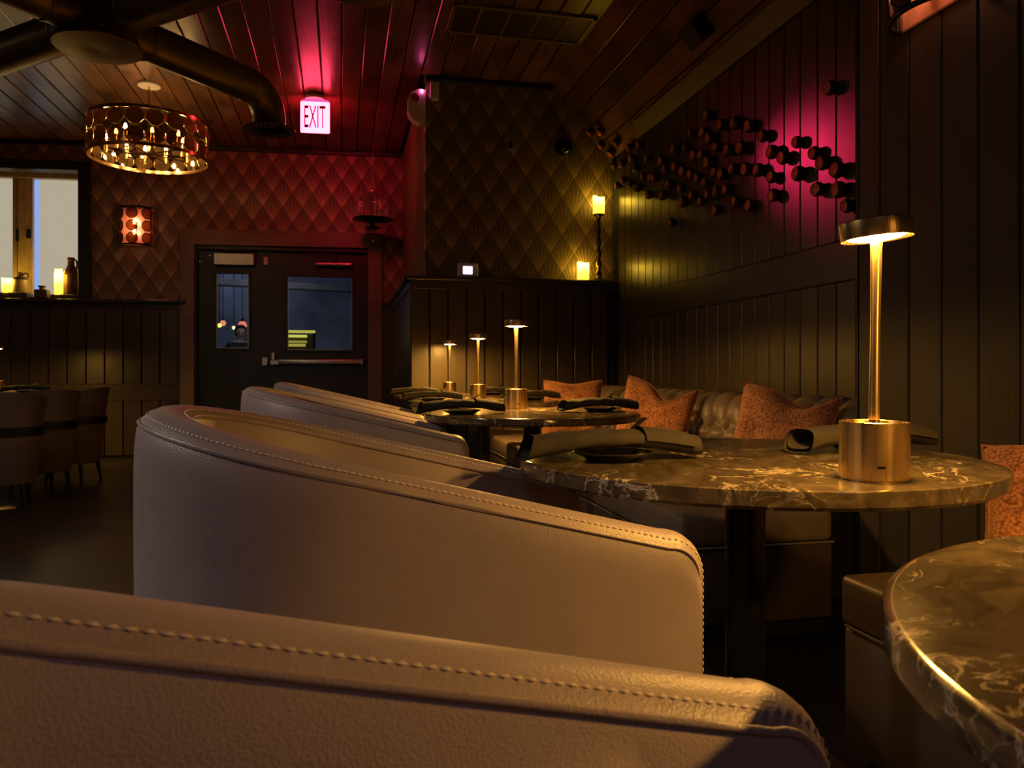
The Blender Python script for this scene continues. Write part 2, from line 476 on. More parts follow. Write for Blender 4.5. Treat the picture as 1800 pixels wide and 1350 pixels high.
# wainscot boards
RAILT, RAILB = 0.79, 0.61
def plank_mesh(w_, h_, t_=0.018, c=0.004, mat='dark_paint'):
    return MB().cbox(-w_ / 2, w_ / 2, -t_, 0, 0, h_, c).mesh('wall_board', MT[mat])
pw = 0.188
pu = plank_mesh(pw - 0.012, CAPZ - 0.10 - RAILT); plw = plank_mesh(pw - 0.012, RAILB - 0.02)
xw = dx0 - 0.16
MB().box(XL, dx0 - 0.16, -0.004, -0.0005, 0.001, CAPZ - .06).build('groove_backing', MT['backing'], wall_back)
x = xw - pw / 2
while x > XL:
    inst('board', pu, wall_back, (x, -0.004, RAILT)); inst('board', plw, wall_back, (x, -0.004, 0.02)); x -= pw
MB().cbox(dx0 - 0.16, dx0 - 0.075, -0.024, 0, 0.001, CAPZ - .05, .003).build('stile', MT['dark_paint'], wall_back)
MB().cbox(XL, xw, -0.024, 0, RAILB, RAILT, .004).build('middle_rail', MT['dark_paint_x'], wall_back)
MB().cbox(XL, dx0 - 0.075, -0.022, 0, CAPZ - 0.10, CAPZ - 0.035, .003).build('frieze_rail', MT['dark_paint_x'], wall_back)
MB().cbox(XL, dx0 - 0.075, -0.075, 0, CAPZ - 0.035, CAPZ, .006).build('cap_rail', MT['dark_paint_x'], wall_back)
# right of the door
xr0 = dx1 + 0.14
MB().cbox(xr0, XR - .3, -0.075, 0, CAPZ - 0.035, CAPZ, .006).build('cap_rail', MT['dark_paint_x'], wall_back)
for i in range(3): inst('board', plank_mesh(pw - .012, CAPZ - .05), wall_back, (xr0 + pw * (i + .5), -0.002, 0.01))
MB().cbox(XL, XR, -0.03, 0, CEILZ - 0.045, CEILZ - 0.002, .004).build('cornice', MT['black_paint'], wall_back)

# window
zz = lambda u, v: bw(u, v)[1]
m = MB()
m.cbox(wx1, wx1 + 0.125, -0.05, 0.0, CAPZ, wz1 + 0.10, .004).cbox(wx0 - .12, wx1, -0.05, 0.0, wz1, wz1 + 0.10, .004)
win = m.build('window_1', MT['black_paint'], None, None, P0, (0, 0, BANG))
tag(win, 'backlit window in a black casing with two pale roller shades', 'window', kind=STR)
mull0, mull1 = bw(31, 400, -.10)[0], bw(48, 400, -.10)[0]
def wpart(name, u0, u1, v0, v1, y0, y1, mat, lab=None):
    xa, xb = bw(u0, 400, -y0)[0], bw(u1, 400, -y0)[0]
    o = MB().cbox(xa, xb, y0, y1, wz0 if v1 is None else bw(70, v1, -y0)[1], wz1 if v0 is None else bw(70, v0, -y0)[1], .003).build(name, MT[mat], win)
    if lab: o['label'] = lab
    return o
wpart('mullion', 31, 48, None, None, 0.17, 0.23, 'pine', 'pale wooden post between the shades')
wpart('top_rail', -180, 145, None, 313, 0.16, 0.24, 'pine')
wpart('sash_stile', 49, 57, 313, None, 0.185, 0.23, 'pine')
wpart('sash_stile', 22, 30, 313, None, 0.185, 0.23, 'pine')
wpart('roller_shade', 70, 150, 313, None, 0.235, 0.24, 'shade_glow', 'glowing pale roller shade')
wpart('roller_shade', -180, 24, 313, None, 0.235, 0.24, 'shade_glow', 'glowing pale roller shade')
wpart('daylight_pane', 56, 71, 313, None, 0.242, 0.246, 'sky_strip', 'strip of blue daylight beside the shade')
wpart('latch', 27, 32, 403, 425, 0.155, 0.17, 'black_metal')
wpart('latch', 46, 54, 403, 419, 0.155, 0.17, 'black_metal')
MB().box(wx0 - .1, wx1 + .1, 0.25, 0.258, wz0 - .05, wz1 + .05).build('outer_backing', MT['black_paint'], win)

# door casing and doors
m = MB()
cz = bw(330, 402)[1]
cx0 = bw(318, 500)[0]; cx1 = bw(672, 500)[0]
m.cbox(cx0, dx0 + .01, -0.035, 0.0, 0, cz, .004)
m.cbox(dx1 - .01, cx1, -0.035, 0.0, 0, cz, .004)
m.cbox(cx0, cx1, -0.037, 0.0, dz1 - .01, cz, .004)
cas = m.build('trim_1', MT['trim'], None, None, P0, (0, 0, BANG))
tag(cas, 'brown painted casing around the double door', 'door trim', kind=STR)
m = MB().box(dx0, dx0 + .03, 0, .14, 0, dz1).box(dx1 - .03, dx1, 0, .14, 0, dz1).box(dx0, dx1, 0, .14, dz1 - .05, dz1)
m.build('jamb', MT['black_paint'], cas)
MB().lathe([(0.0001, 0), (.022, .002), (.026, .012), (.018, .026), (.0001, .032)], 16, (0, 0, 0), None,
           T(cx1 - .10, -.037, bw(645, 424)[1]) @ Rx(PI / 2)).build('bell_button', MT['brass_s'], cas, 40)
DY = 0.06
def bwd(u, v): return bw(u, v, -DY)
lx0, lx1 = dx0 + .03, bwd(471, 500)[0]
lz1 = dz1 - .05
def leaf(n, x0, x1, gu0, gu1, gv0, gv1, label):
    ga, gb = bwd(gu0, 550)[0], bwd(gu1, 550)[0]
    um = (gu0 + gu1) / 2
    za, zb = bwd(um, gv1)[1], bwd(um, gv0)[1]
    m = MB()
    m.box(x0, ga, DY, DY + .045, .01, lz1).box(gb, x1, DY, DY + .045, .01, lz1)
    m.box(ga, gb, DY, DY + .045, .01, za).box(ga, gb, DY, DY + .045, zb, lz1)
    d = m.build('door_%d' % n, MT['black_paint'], None, None, P0, (0, 0, BANG))
    tag(d, label, 'door', kind=STR)
    MB().box(ga - .002, gb + .002, DY + .018, DY + .026, za - .002, zb + .002).build('pane', MT['door_glass'], d)
    b = .028
    m = MB().cbox(ga - b, gb + b, DY - .012, DY, zb, zb + b, .003).cbox(ga - b, gb + b, DY - .012, DY, za - b, za, .003)
    m.cbox(ga - b, ga, DY - .012, DY, za, zb, .003).cbox(gb, gb + b, DY - .012, DY, za, zb, .003)
    m.build('glazing_bead', MT['black_paint'], d)
    e = .006
    m = MB().box(ga, gb, DY - .006, DY + .004, za, za + e).box(ga, ga + e, DY - .006, DY + .004, za, zb).box(gb - e, gb, DY - .006, DY + .004, za, zb)
    m.build('edge_glint', MT['steel'], d)  # steel strips stand in for daylight along the pane edges
    return d
d1 = leaf(1, lx0, lx1 - .004, 381, 437, 481, 612, 'narrow dark door leaf with a tall slim glass pane')
d2 = leaf(2, lx1 + .004, dx1 - .03, 506, 619, 487, 615, 'wide dark door leaf with a square pane and a push bar')
# door hardware
xa, za = bwd(378, 467); xb, zb = bwd(449, 447)
MB().cbox(xa, xb, DY - .07, DY, za, zb, .008).build('closer_body', MT['steel'], d1, 40)['label'] = 'tan metal door closer'
hx, hz = bwd(404, 443)
MB().tube([(hx, DY - .04, zb), (hx, DY - .05, hz), (hx - .1, DY - .05, hz + .02), (bwd(455, 445)[0], DY - .05, bwd(455, 446)[1])], .009, 8).build('closer_arm', MT['black_metal'], d1, 40)
xa, za = bwd(464, 466); xb, zb = bwd(472, 452)
MB().cbox(xa, xb, DY - .03, DY, za, zb, .004).build('contact_sensor', MT['white_plastic'], d1)
for u, v in ((352, 460), (369, 449)):
    px, pz = bwd(u, v)
    MB().cyl(.012, 0, .012, 12, (0, 0), None, T(px, DY, pz) @ Rx(PI / 2), .003).build('screw_head', MT['steel'], d1, 40)
xa, za = bwd(555, 465); xb, _ = bwd(620, 463)
m = MB().cyl(.026, 0, xb - xa, 16, (0, 0), None, T(xa, DY - .04, za) @ Ry(PI / 2), .006)
for k in (.42, .55, .68, .92): m.cyl(.04, 0, .02, 16, (0, 0), None, T(xa + (xb - xa) * k, DY - .04, za) @ Ry(PI / 2), .004)
m.build('closer_body', MT['steel'], d2, 40)['label'] = 'tan cylindrical door closer'
hx, hz = bwd(594, 448)
MB().tube([(hx, DY - .04, za), (hx, DY - .06, hz), (bwd(548, 448)[0], DY - .06, hz)], .008, 8).build('closer_arm', MT['black_metal'], d2, 40)
xa, za = bwd(478, 636); xb, _ = bwd(639, 638)
bar = MB().cbox(xa + .08, xb, DY - .10, DY - .04, za - .028, za + .028, .012, None, None, 3).build('push_bar', MT['steel'], d2, 40)
MB().cbox(xa - .01, xa + .10, DY - .09, DY, za - .04, za + .022, .01).build('latch_case', MT['steel'], bar, 40)
MB().cbox(xb - .03, xb + .005, DY - .105, DY, za - .034, za + .034, .008).build('end_cap', MT['steel'], bar, 40)
xc, zc = bwd(463, 636)
MB().cbox(xc - .01, xc + .055, DY - .05, DY, zc - .045, zc + .05, .006).build('strike_plate', MT['steel'], d2, 40)
xc, zc = bwd(477, 619)
MB().cbox(xc, xc + .045, DY - .03, DY, za, zc, .008).build('lever_bracket', MT['steel'], d2, 40)

# ------------------------------------------------------------------ boxed-out corner: upper wallpaper box and lower board wall
BX, BY = 0.682, 6.398          # corner of the wallpaper box
KX, KY = 0.546, 6.250          # corner of the board wall below
RX = 2.30                      # right wall
o = MB().box(0, RX - BX + .1, 0, .12, CAPZ - .3, CEILZ + .02).build('wall_niche_front', MT['paper'], None, None, (BX, BY, 0))
tag(o, 'dark fan-patterned wallpaper wall above the candle ledge', 'wall', kind=STR)
MB().cbox(0, 1.1, -.025, 0, CEILZ - .05, CEILZ - .002, .004).build('cornice', MT['black_paint'], o)
o = MB().box(-2.45, -.121, 0, .1, CAPZ - .3, CEILZ + .02).build('wall_niche_side', MT['paper'], None, None, (BX, BY, 0), (0, 0, -PI / 2))
tag(o, 'red-lit narrow side face of the wallpapered box', 'wall', kind=STR)
kw = MB().box(KX + .02, RX, KY + .02, KY + .147, 0, CAPZ - .04).box(KX + .02, KX + .13, KY + .02, 8.82, 0, CAPZ - .04).build('wall_knee', MT['backing'])
tag(kw, 'dark board half wall carrying the candle ledge', 'wall', kind=STR)
kp = plank_mesh(0.141, CAPZ - .10, .018)
for i in range(12):
    x = KX + .153 * (i + .5)
    if x + .07 < RX: inst('board', kp, kw, (x, KY + .018, 0))
kps = MB().cbox(-.018, 0, -.071, .071, 0, CAPZ - .10, .004).mesh('side_board', MT['dark_paint'])
for i in range(16):
    y = KY + .02 + .153 * (i + .5)
    if y < 8.75: inst('board', kps, kw, (KX + .018, y, 0))
m = MB().cbox(KX - .005, RX, KY - .012, KY + .147, CAPZ - .105, CAPZ - .035, .004).cbox(KX - .012, KX + .12, KY, 8.76, CAPZ - .105, CAPZ - .035, .004)
m.build('frieze_rail', MT['dark_paint_x'], kw)
m = MB().cbox(KX - .04, RX, KY - .04, KY + .16, CAPZ - .035, CAPZ, .008).cbox(KX - .04, KX + .15, KY - .02, 8.76, CAPZ - .035, CAPZ - .0005, .008)
m.build('cap_rail', MT['dark_paint_x'], kw)

# ------------------------------------------------------------------ right wall
wr = MB().box(RX + .02, RX + .15, 2.4, 6.6, 0, CEILZ).build('wall_right', MT['backing'])
tag(wr, 'dark board wall behind the tufted bench and wall cups', 'wall', kind=STR)
def xplank(w_, h_, t_=.018, mat='dark_paint'):
    return MB().cbox(0, t_, -w_ / 2, w_ / 2, 0, h_, .004).mesh('wall_board', MT[mat])
ru, rl = xplank(.140, 2.83 - 1.54), xplank(.140, 1.345 - .02)
y0 = 3.242
ys = []
y = y0 + .0735
while y < 6.25: ys.append(y); y += .147
y = y0 - .0735
while y > 2.45: ys.append(y); y -= .147
for y in ys:
    inst('board', ru, wr, (RX, y, 1.54)); inst('board', rl, wr, (RX, y, .02))
MB().cbox(RX - .004, RX + .03, 2.4, 6.24, 1.345, 1.54, .005).build('middle_rail', MT['dark_paint'], wr)
tb = MB().cbox(0, .13, 2.5, 5.62, -.022, 0, .004).build('trim_2', MT['trim'], None, None, (RX - .085, 0, 2.872), (0, sa, 0))
tag(tb, 'brown trim board where the slanted ceiling meets the wall', 'trim', kind=STR)
# nearer part of the right wall, standing proud
PX, PY = 1.90, 2.557
wp = MB().box(PX + .02, RX + .15, -3.2, PY - .005, 0, CEILZ).build('wall_pillar', MT['backing'])
tag(wp, 'near dark board wall with wide vertical boards behind the lamp', 'wall', kind=STR)
pp = xplank(.141, 3.25, .018, 'pillar_paint')
inst('board', xplank(.122, 3.25, .018, 'pillar_paint'), wp, (PX, PY - .064, 0))
y = PY - .128 - .073
while y > -3.1: inst('board', pp, wp, (PX, y, 0)); y -= .147
MB().cbox(PX + .0, RX + .1, PY - .02, PY, 0, 3.2, .003).build('return_board', MT['dark_paint'], wp)
# unseen rest of the shell
o = MB().box(-8.1, -8, -3.2, 9.8, 0, 3.5).build('wall_left', MT['paper']); tag(o, 'papered far side wall of the dining room', 'wall', kind=STR)
o = MB().box(-8, 2.6, -3.3, -3.2, 0, 3.5).build('wall_front', MT['dark_paint_x']); tag(o, 'dark wall behind the photographer', 'wall', kind=STR)

# ------------------------------------------------------------------ tub chairs
def chair_path():
    hw, xf, xb = .284, .40, -.08; rc = .06
    zt = lambda x: .684 + (.40 - x) * .240
    pts = []    # (pos, outward normal)
    zc = zt(xf - rc)
    def arm(side):
        a = []; n = Vector((0, side, 0)); y = side * hw
        for i in range(5): a.append((Vector((xf, y, .10 + (zc - rc - .10) * i / 5)), n))
        for i in range(9):
            t = PI / 2 * i / 8
            a.append((Vector((xf - rc + rc * math.cos(t), y, zc - rc + rc * math.sin(t))), n))
        for i in range(1, 16):
            x = xf - rc + (xb - xf + rc) * i / 16
            a.append((Vector((x, y, zt(x))), n))
        return a
    near = arm(-1); far = arm(1)
    arc = []
    for i in range(33):
        t = -PI / 2 - PI * i / 32
        n = Vector((math.cos(t), math.sin(t), 0)); p = Vector((xb, 0, 0)) + n * hw
        p.z = zt(p.x); arc.append((p, n))
    return near + arc + far[::-1]
CP = chair_path()
HB = .036
def chair_frames():
    out = []
    for i, (p, n) in enumerate(CP):
        t = (CP[min(i + 1, len(CP) - 1)][0] - CP[max(i - 1, 0)][0]).normalized()
        up = t.cross(n).normalized()
        if up.z < -.01 or (abs(up.z) < .02 and up.x < 0): up = -up
        out.append((p, n, t, up))
    return out
CF = chair_frames()
def crown(a): return -.018 * abs(a / HB) ** 2.2
def make_chair():
    root = thing('tub_chair', (0, 0, 0), 'chair', 'chair')
    cols = [-1, -.93, -.8, -.6, -.3, 0, .3, .6, .8, .93, 1]
    vs = []; fs = []; K = len(cols)
    for p, n, t, up in CF:
        for c in cols: vs.append(p + n * (c * HB) + up * crown(c * HB))
    for i in range(len(CF) - 1):
        for k in range(K - 1): fs.append((i * K + k, i * K + k + 1, (i + 1) * K + k + 1, (i + 1) * K + k))
    MB().add(vs, fs).build('top_band', MT['leather'], root, 60)
    n0 = 4; sub = CF[n0:len(CF) - n0]
    def panel(side, zbot, name):
        rows = [0, .012, .04, .10, .22, .4, .7, 1.0]
        off = [-.002, .004, .007, .008, .008, .007, .005, .0]
        vs = []; fs = []; K = len(rows)
        for p, n, t, up in sub:
            s = p + n * (side * HB) + up * crown(HB)
            h = max(s.z - zbot, .01)
            for r, o_ in zip(rows, off):
                dz = h * r if r > .05 else min(h * .3, r * 1.0 if r else 0)
                q = s + n * (side * o_); q.z = s.z - dz; vs.append(q)
        for i in range(len(sub) - 1):
            for k in range(K - 1): fs.append((i * K + k, i * K + k + 1, (i + 1) * K + k + 1, (i + 1) * K + k))
        return MB().add(vs, fs).build(name, MT['leather'], root, 60)
    panel(1, .10, 'outer_panel'); panel(-1, .30, 'inner_panel')
    for side in (1, -1):
        seam = [p + n * (side * (HB + .0005)) + up * (crown(HB) - .001) for p, n, t, up in CF]
        MB().tube(seam, .0034, 6).build('piping', MT['leather'], root, 60)
        # stitches
        a = .026 * side; m = MB(); acc = 0; nxt = 0
        line = [(p + n * a + up * (crown(a) + .0006), n, up) for p, n, t, up in CF]
        for i in range(len(line) - 1):
            L = (line[i + 1][0] - line[i][0]).length
            while nxt <= acc + L:
                f = (nxt - acc) / max(L, 1e-6); c = line[i][0].lerp(line[i + 1][0], f)
                t = (line[i + 1][0] - line[i][0]).normalized(); n, up = line[i][1], line[i][2]
                h, w_, z_ = .0036, .0013, .0017
                V = [c - t * h, c - n * w_, c + t * h, c + n * w_, c - t * h * .5 + up * z_, c + t * h * .5 + up * z_]
                m.add(V, [(0, 1, 4), (1, 2, 5), (1, 5, 4), (2, 3, 5), (3, 0, 4), (3, 4, 5)])
                nxt += .0092
            acc += L
        st = m.build('stitching', MT['stitch'], root, 60); st['kind'] = 'stuff'
    # seat, apron and plinth
    m = MB()
    out = []
    for p, n, t, up in CF[14:len(CF) - 14]:
        q = p - n * (HB + .006); out.append((q.x, q.y))
    out = [(.385, -.240)] + out + [(.385, .240)]
    def slab(poly, z0, z1, inset):
        cx = sum(p[0] for p in poly) / len(poly); vs = []; K = len(poly)
        prof = [(0, z0), (0, z1 - inset), (inset * .4, z1 - inset * .3), (inset * 1.2, z1), (.12, z1 + .012)]
        for d, z in prof:
            for x, y in poly:
                r = math.hypot(x - cx, y); s = max(r - d, 0) / r; vs.append((cx + (x - cx) * s, y * s, z))
        vs.append((cx, 0, z1 + .018))
        fs = [(j * K + i, j * K + (i + 1) % K, (j + 1) * K + (i + 1) % K, (j + 1) * K + i) for j in range(len(prof) - 1) for i in range(K)]
        fs += [((len(prof) - 1) * K + i, (len(prof) - 1) * K + (i + 1) % K, len(vs) - 1) for i in range(K)]
        fs.append(list(range(K))[::-1])
        return vs, fs
    MB().add(*slab(out, .31, .45, .03)).build('seat_cushion', MT['leather'], root, 60)
    MB().cbox(.30, .378, -.235, .235, .10, .305, .008).build('front_rail', MT['leather'], root)
    pl = [(p.x - n.x * .05, p.y - n.y * .05) for p, n, t, up in CF[14:len(CF) - 14]]
    pl = [(.35, -.234)] + pl + [(.35, .234)]
    K = len(pl)
    MB().add([(x, y, 0) for x, y in pl] + [(x, y, .10) for x, y in pl],
             [(i, (i + 1) % K, K + (i + 1) % K, K + i) for i in range(K)] + [list(range(K))[::-1], list(range(K, 2 * K))]).build('plinth', MT['black_paint'], root)
    return root
ch0 = make_chair()
spots = [(-.033, .187, 'taupe leather tub chair nearest the camera, its stitched arm crossing the bottom edge', 0.09),
         (.10, 1.30, 'taupe leather tub chair fully in view beside the table with the tallest lamp', 0.0),
         (.045, 3.00, 'third taupe tub chair of the row, its shaded arm end under a table', 0.0),
         (.045, 4.35, 'farthest taupe tub chair of the row with golden light on its inner back', 0.0)]
for i, (x, y, lab, rz) in enumerate(spots):
    c = ch0 if i == 0 else copy_tree(ch0)
    c.location = (x, y, 0); c.rotation_euler = (0, 0, rz); tag(c, lab, 'chair', 'taupe tub chairs along the row of tables')

# ------------------------------------------------------------------ round marble tables
TZ = .749; TR = .455; TT = .030
TAB = [(.757, .228), (.797, 1.416), (.788, 3.165), (.833, 4.547), (.82, 5.70)]
top_me = MB().lathe([(.0001, TZ), (TR - .02, TZ), (TR - .0085, TZ), (TR - .006, TZ), (TR - .0015, TZ - .0015), (TR, TZ - .006), (TR, TZ - TT + .006), (TR - .006, TZ - TT), (.0001, TZ - TT)], 96).mesh('table_top', MT['marble'], 35)
def make_table(x, y, label, group='round marble tables in a row', rz=0):
    r = thing('round_table', (x, y, 0), label, 'table', group)
    inst('table_top', top_me, r, (0, 0, 0), (0, 0, rz))
    MB().cyl(.039, .02, TZ - TT - .012, 24).build('pedestal', MT['black_metal'], r, 40)
    MB().cyl(.16, TZ - TT - .012, TZ - TT, 24).build('mounting_plate', MT['black_metal'], r, 40)
    MB().lathe([(.0001, .022), (.06, .022), (.22, .014), (.225, .008), (.225, 0), (.0001, 0)], 40).build('base', MT['black_paint'], r, 40)
    return r
tlabs = ['dark marble table cropped by the lower corner, nearest the camera', 'dark marble table with pale veins under the largest brass lamp',
         'round marble table just behind the second tub chair', 'round marble table second from the board half wall', 'farthest marble table, against the board half wall']
for (x, y), lab, rz in zip(TAB, tlabs, (0.5, 1.2, 2.0, 3.6, 4.0)): make_table(x, y, lab, rz=rz)

# ------------------------------------------------------------------ brass table lamps
def make_lamp():
    r = thing('table_lamp', (0, 0, 0), 'lamp', 'lamp')
    MB().lathe([(.0001, .0), (.049, .0), (.049, .003), (.052, .0035), (.052, .0915), (.0505, .0925), (.0495, .0915), (.049, .088), (.0001, .088)], 64).build('base', MT['brass'], r, 35)
    MB().lathe([(.0085, .088), (.0085, .12), (.0075, .25), (.0088, .37), (.0105, .392)], 20).build('stem', MT['brass'], r, 40)
    MB().lathe([(.018, .088), (.018, .0895), (.009, .0905), (.0085, .095)], 24).build('stem_collar', MT['brass_s'], r, 40)
    h = MB().lathe([(.0478, .3915), (.0520, .3845), (.0535, .3835), (.0545, .386), (.0545, .411), (.053, .413), (.0001, .4135)], 48).build('head', MT['brass'], r, 35)
    MB().lathe([(.0105, .3815), (.025, .3822), (.038, .3845), (.0455, .3885), (.0475, .3925)], 40).build('diffuser', MT['lamp_glow'], h)['label'] = 'glowing golden diffuser disc'
    MB().cbox(-.006, .006, -.0535, -.050, .022, .026, .001).build('charging_port', MT['black_metal'], r)
    return r
lp0 = make_lamp()
def set_glow(lamp, k):      # each cordless lamp is dimmed to its own level
    for h in lamp.children:
        for d in h.children:
            if d.name.startswith('diffuser'):
                d.data = d.data.copy(); d.data.materials.clear()
                d.data.materials.append(emit('lamp_diffuser', LAMP_COL, LAMP_E * k))
LAMPS = [(.99, .30, 'brass lamp on the nearest table, just out of the picture', -.3), (.831, 1.076, 'large brass table lamp glowing in front on the veined marble', -.45),
         (.797, 3.505, 'brass table lamp on the second visible table, tallest of the far three', 0), (.855, 4.86, 'middle one of the three small far brass table lamps', 0),
         (.815, 5.90, 'smallest far brass table lamp lighting the board half wall', 0)]
for i, (x, y, lab, rz) in enumerate(LAMPS):
    o = lp0 if i == 0 else copy_tree(lp0)
    o.location = (x, y, TZ); o.rotation_euler = (0, 0, rz); tag(o, lab, 'lamp', 'brass table lamps on the marble tables')
    set_glow(o, (1.75, 0.9, 2.3, 1.7, 1.6)[i])
    if i == 1:
        o.rotation_euler = (0, math.radians(0.6), rz)
        hd = [c for c in o.children if c.name.startswith('head')][0]
        ax = Rz(-rz) @ Vector((SN, CS, 0))
        hd.matrix_basis = T(0, 0, .395) @ Matrix.Rotation(math.radians(-5), 4, ax) @ T(0, 0, -.395)

# ------------------------------------------------------------------ place settings
def make_plate(x, y, z, lab, grp='black plates under the napkins'):
    me = bpy.data.meshes.get('plate') or MB().lathe([(.0001, .005), (.042, .0055), (.055, .010), (.076, .0175), (.078, .016), (.060, .006), (.048, .0005), (.0001, .0005)], 48).mesh('plate', MT['plate'], 50)
    return tag(inst('plate', me, None, (x, y, z)), lab, 'plate', grp)
def napkin_body():
    L = .35
    def zc(t):      # centre line height: droops beyond the plate
        x = (t - .5) * 2
        return .0235 + .017 * max(0, 1 - (x * 1.05) ** 2) ** 1.3
    m = MB()
    def fn(a, t):
        ang = a * 2 * PI
        wv = .040 + .005 * math.sin(t * 7); hv = .0225 + .003 * math.cos(t * 5)
        if t > .8: wv -= .008 * (t - .8) / .2
        if t < .12: wv += .004 * (.12 - t) / .12; hv += .004 * (.12 - t) / .12
        c_, s__ = math.cos(ang), math.sin(ang)
        y = wv * math.copysign(abs(c_) ** .8, c_); z = hv * math.copysign(abs(s__) ** .8, s__)
        if z < 0: z *= .72
        x = (t - .5) * L + .012 * s__ * (1 if t < .5 else -.3)
        return Vector((x, y + .006 * math.sin(t * 9), zc(t) + z + .0012 * math.sin(26 * t + 3 * ang)))
    m.grid(fn, 32, 40, None, None, True)
    m.grid(lambda a, t: (lambda q: Vector((q.x, q.y * .86, q.z * .80 + .008)))(fn(a, .02 + t * .3)), 28, 8, None, None, True)
    return m
def make_napkin():
    r = thing('napkin', (0, 0, 0), 'napkin', 'napkin')
    napkin_body().build('roll', MT['napkin'], r, 70)
    def flap(a, t):
        ang = -.5 + a * 3.6
        wv, hv = .046, .0262
        x = .055 + t * (.07 + .04 * a)
        return Vector((x, wv * math.cos(ang) + .004, (.0235) + .017 * max(0, 1 - (x / .175 * 1.05) ** 2) ** 1.3 + hv * math.sin(ang) + .001))
    MB().grid(flap, 20, 10).build('outer_fold', MT['napkin'], r, 70)
    return r
def make_cutlery():
    r = thing('cutlery', (0, 0, 0), 'cutlery', 'cutlery')
    for k, (x, y, az) in enumerate(((.045, .012, .75), (.075, .004, .45))):
        M = T(x, y, .058 - .012 * k) @ Rz(az) @ Ry(-.32 + .2 * k)
        MB().cbox(-.03, .062, -.006, .006, -.002, .002, .0015, None, M).build('knife_handle' if k == 0 else 'fork_handle', MT['cutlery'], r)
    return r
nap0 = make_napkin(); cut0 = make_cutlery(); first = [True]
def setting(x, y, z, rz, where):
    make_plate(x, y, z, 'black plate under the napkin ' + where)
    n = nap0 if first[0] else copy_tree(nap0)
    c = cut0 if first[0] else copy_tree(cut0)
    first[0] = False
    n.location = (x, y, z); n.rotation_euler = (0, 0, rz); tag(n, 'charcoal rolled napkin ' + where, 'napkin', 'rolled charcoal napkins')
    c.location = (x, y, z); c.rotation_euler = (0, 0, rz); tag(c, 'champagne cutlery tucked in the napkin ' + where, 'cutlery', 'cutlery in the napkins')
setting(.515, 1.42, TZ, 0, 'nearest the camera, on the large veined table')
setting(1.105, 1.46, TZ, .12, 'half hidden behind the large lamp base')
setting(.478, 3.10, TZ, .05, 'at the chair side of the second visible table')
setting(1.09, 3.17, TZ, .1, 'at the bench side of the second visible table')
setting(.52, 4.50, TZ, 0, 'at the chair side of the middle far table')
setting(1.135, 4.55, TZ, .1, 'at the bench side of the middle far table')
setting(.52, 5.62, TZ, .0, 'at the chair side of the farthest table')
setting(1.11, 5.66, TZ, .1, 'at the bench side of the farthest table')

# ------------------------------------------------------------------ upholstered benches
def seat_block(r, x0, x1, y0, y1):
    MB().cbox(x0, x1, y0, y1, .335, .45, .025, None, None, 4).build('seat_cushion', MT['bench'], r, 50)
    MB().cbox(x0 + .006, x1, y0 + .006, y1, .07, .333, .012, None, None, 2).build('seat_base', MT['bench_shaded'], r, 50)
    MB().tube([(x0 + .004, y1, .3345), (x0 + .004, y0 + .02, .3345), (x0 + .02, y0 + .004, .3345), (x1, y0 + .004, .3345)], .004, 6).build('piping', MT['bench'], r, 60)
    MB().box(x0 + .05, x1, y0 + .04, y1, 0, .07).build('plinth', MT['black_paint'], r)
b1 = thing('tufted_bench', (1.7, 4.3, 0), 'long taupe leather bench with a tufted back along the board wall', 'bench')
OX, OY = 1.7, 4.3
seat_block(b1, 1.085 - OX, 1.66 - OX, 2.35 - OY, 6.22 - OY)
MB().cbox(1.66 - OX, 2.27 - OX, 2.60 - OY, 6.21 - OY, .05, .44, .01).build('seat_base', MT['black_paint'], b1)  # black filler, the shade behind the seat is put into its colour
Y0, Y1, ZB, ZTOP, XF = 2.60, 6.20, .42, .685, 1.98
def tuft(a, b):
    y = Y0 + (Y1 - Y0) * a
    if b < .78:
        z = ZB + (ZTOP - ZB) * b / .78; x0 = XF + .05 * b / .78; nx, nz = -1, 0
    else:
        t = (b - .78) / .22 * PI * .75
        z = ZTOP + .055 * math.sin(t); x0 = XF + .05 + .06 * (1 - math.cos(t)); nx, nz = -math.cos(t), math.sin(t)
    py, pz = .178, .17
    fa = (y / py + (z - ZB) / pz) % 1; fb = (y / py - (z - ZB) / pz) % 1
    if b < .60:
        h = (abs(math.sin(PI * fa)) * abs(math.sin(PI * fb))) ** .55
    else:
        hd = (abs(math.sin(PI * fa)) * abs(math.sin(PI * fb))) ** .55
        fc = (y / py) % 1
        hc = abs(math.sin(PI * fc)) ** .45
        k = min(1, (b - .60) / .18); h = hd * (1 - k) + hc * k
    h = h * .078
    return Vector((x0 + nx * h - OX, y - OY, z + nz * h))
MB().grid(tuft, 300, 44).build('tufted_back', MT['bench'], b1, 80)
MB().box(2.10 - OX, 2.285 - OX, Y0 - OY, Y1 - OY, .3, ZTOP + .0).build('back_frame', MT['bench'], b1)
m = MB()
i = 0
y = math.ceil(Y0 / .178) * .178
bt = MB().lathe([(.0001, .006), (.008, .004), (.011, 0), (.0001, -.002)], 10).mesh('button', MT['bench'], 60)
while y < Y1:
    for zb in (.0, .17):
        b = (zb) / (ZTOP - ZB)
        if zb > 0: inst('button', bt, b1, (XF + .05 * b - .004 - OX, y - OY, ZB + zb), (0, -PI / 2, 0))
    y += .178
b0 = thing('bench_block', (1.5, .2, 0), 'dark leather bench end beside the nearest marble table', 'bench')
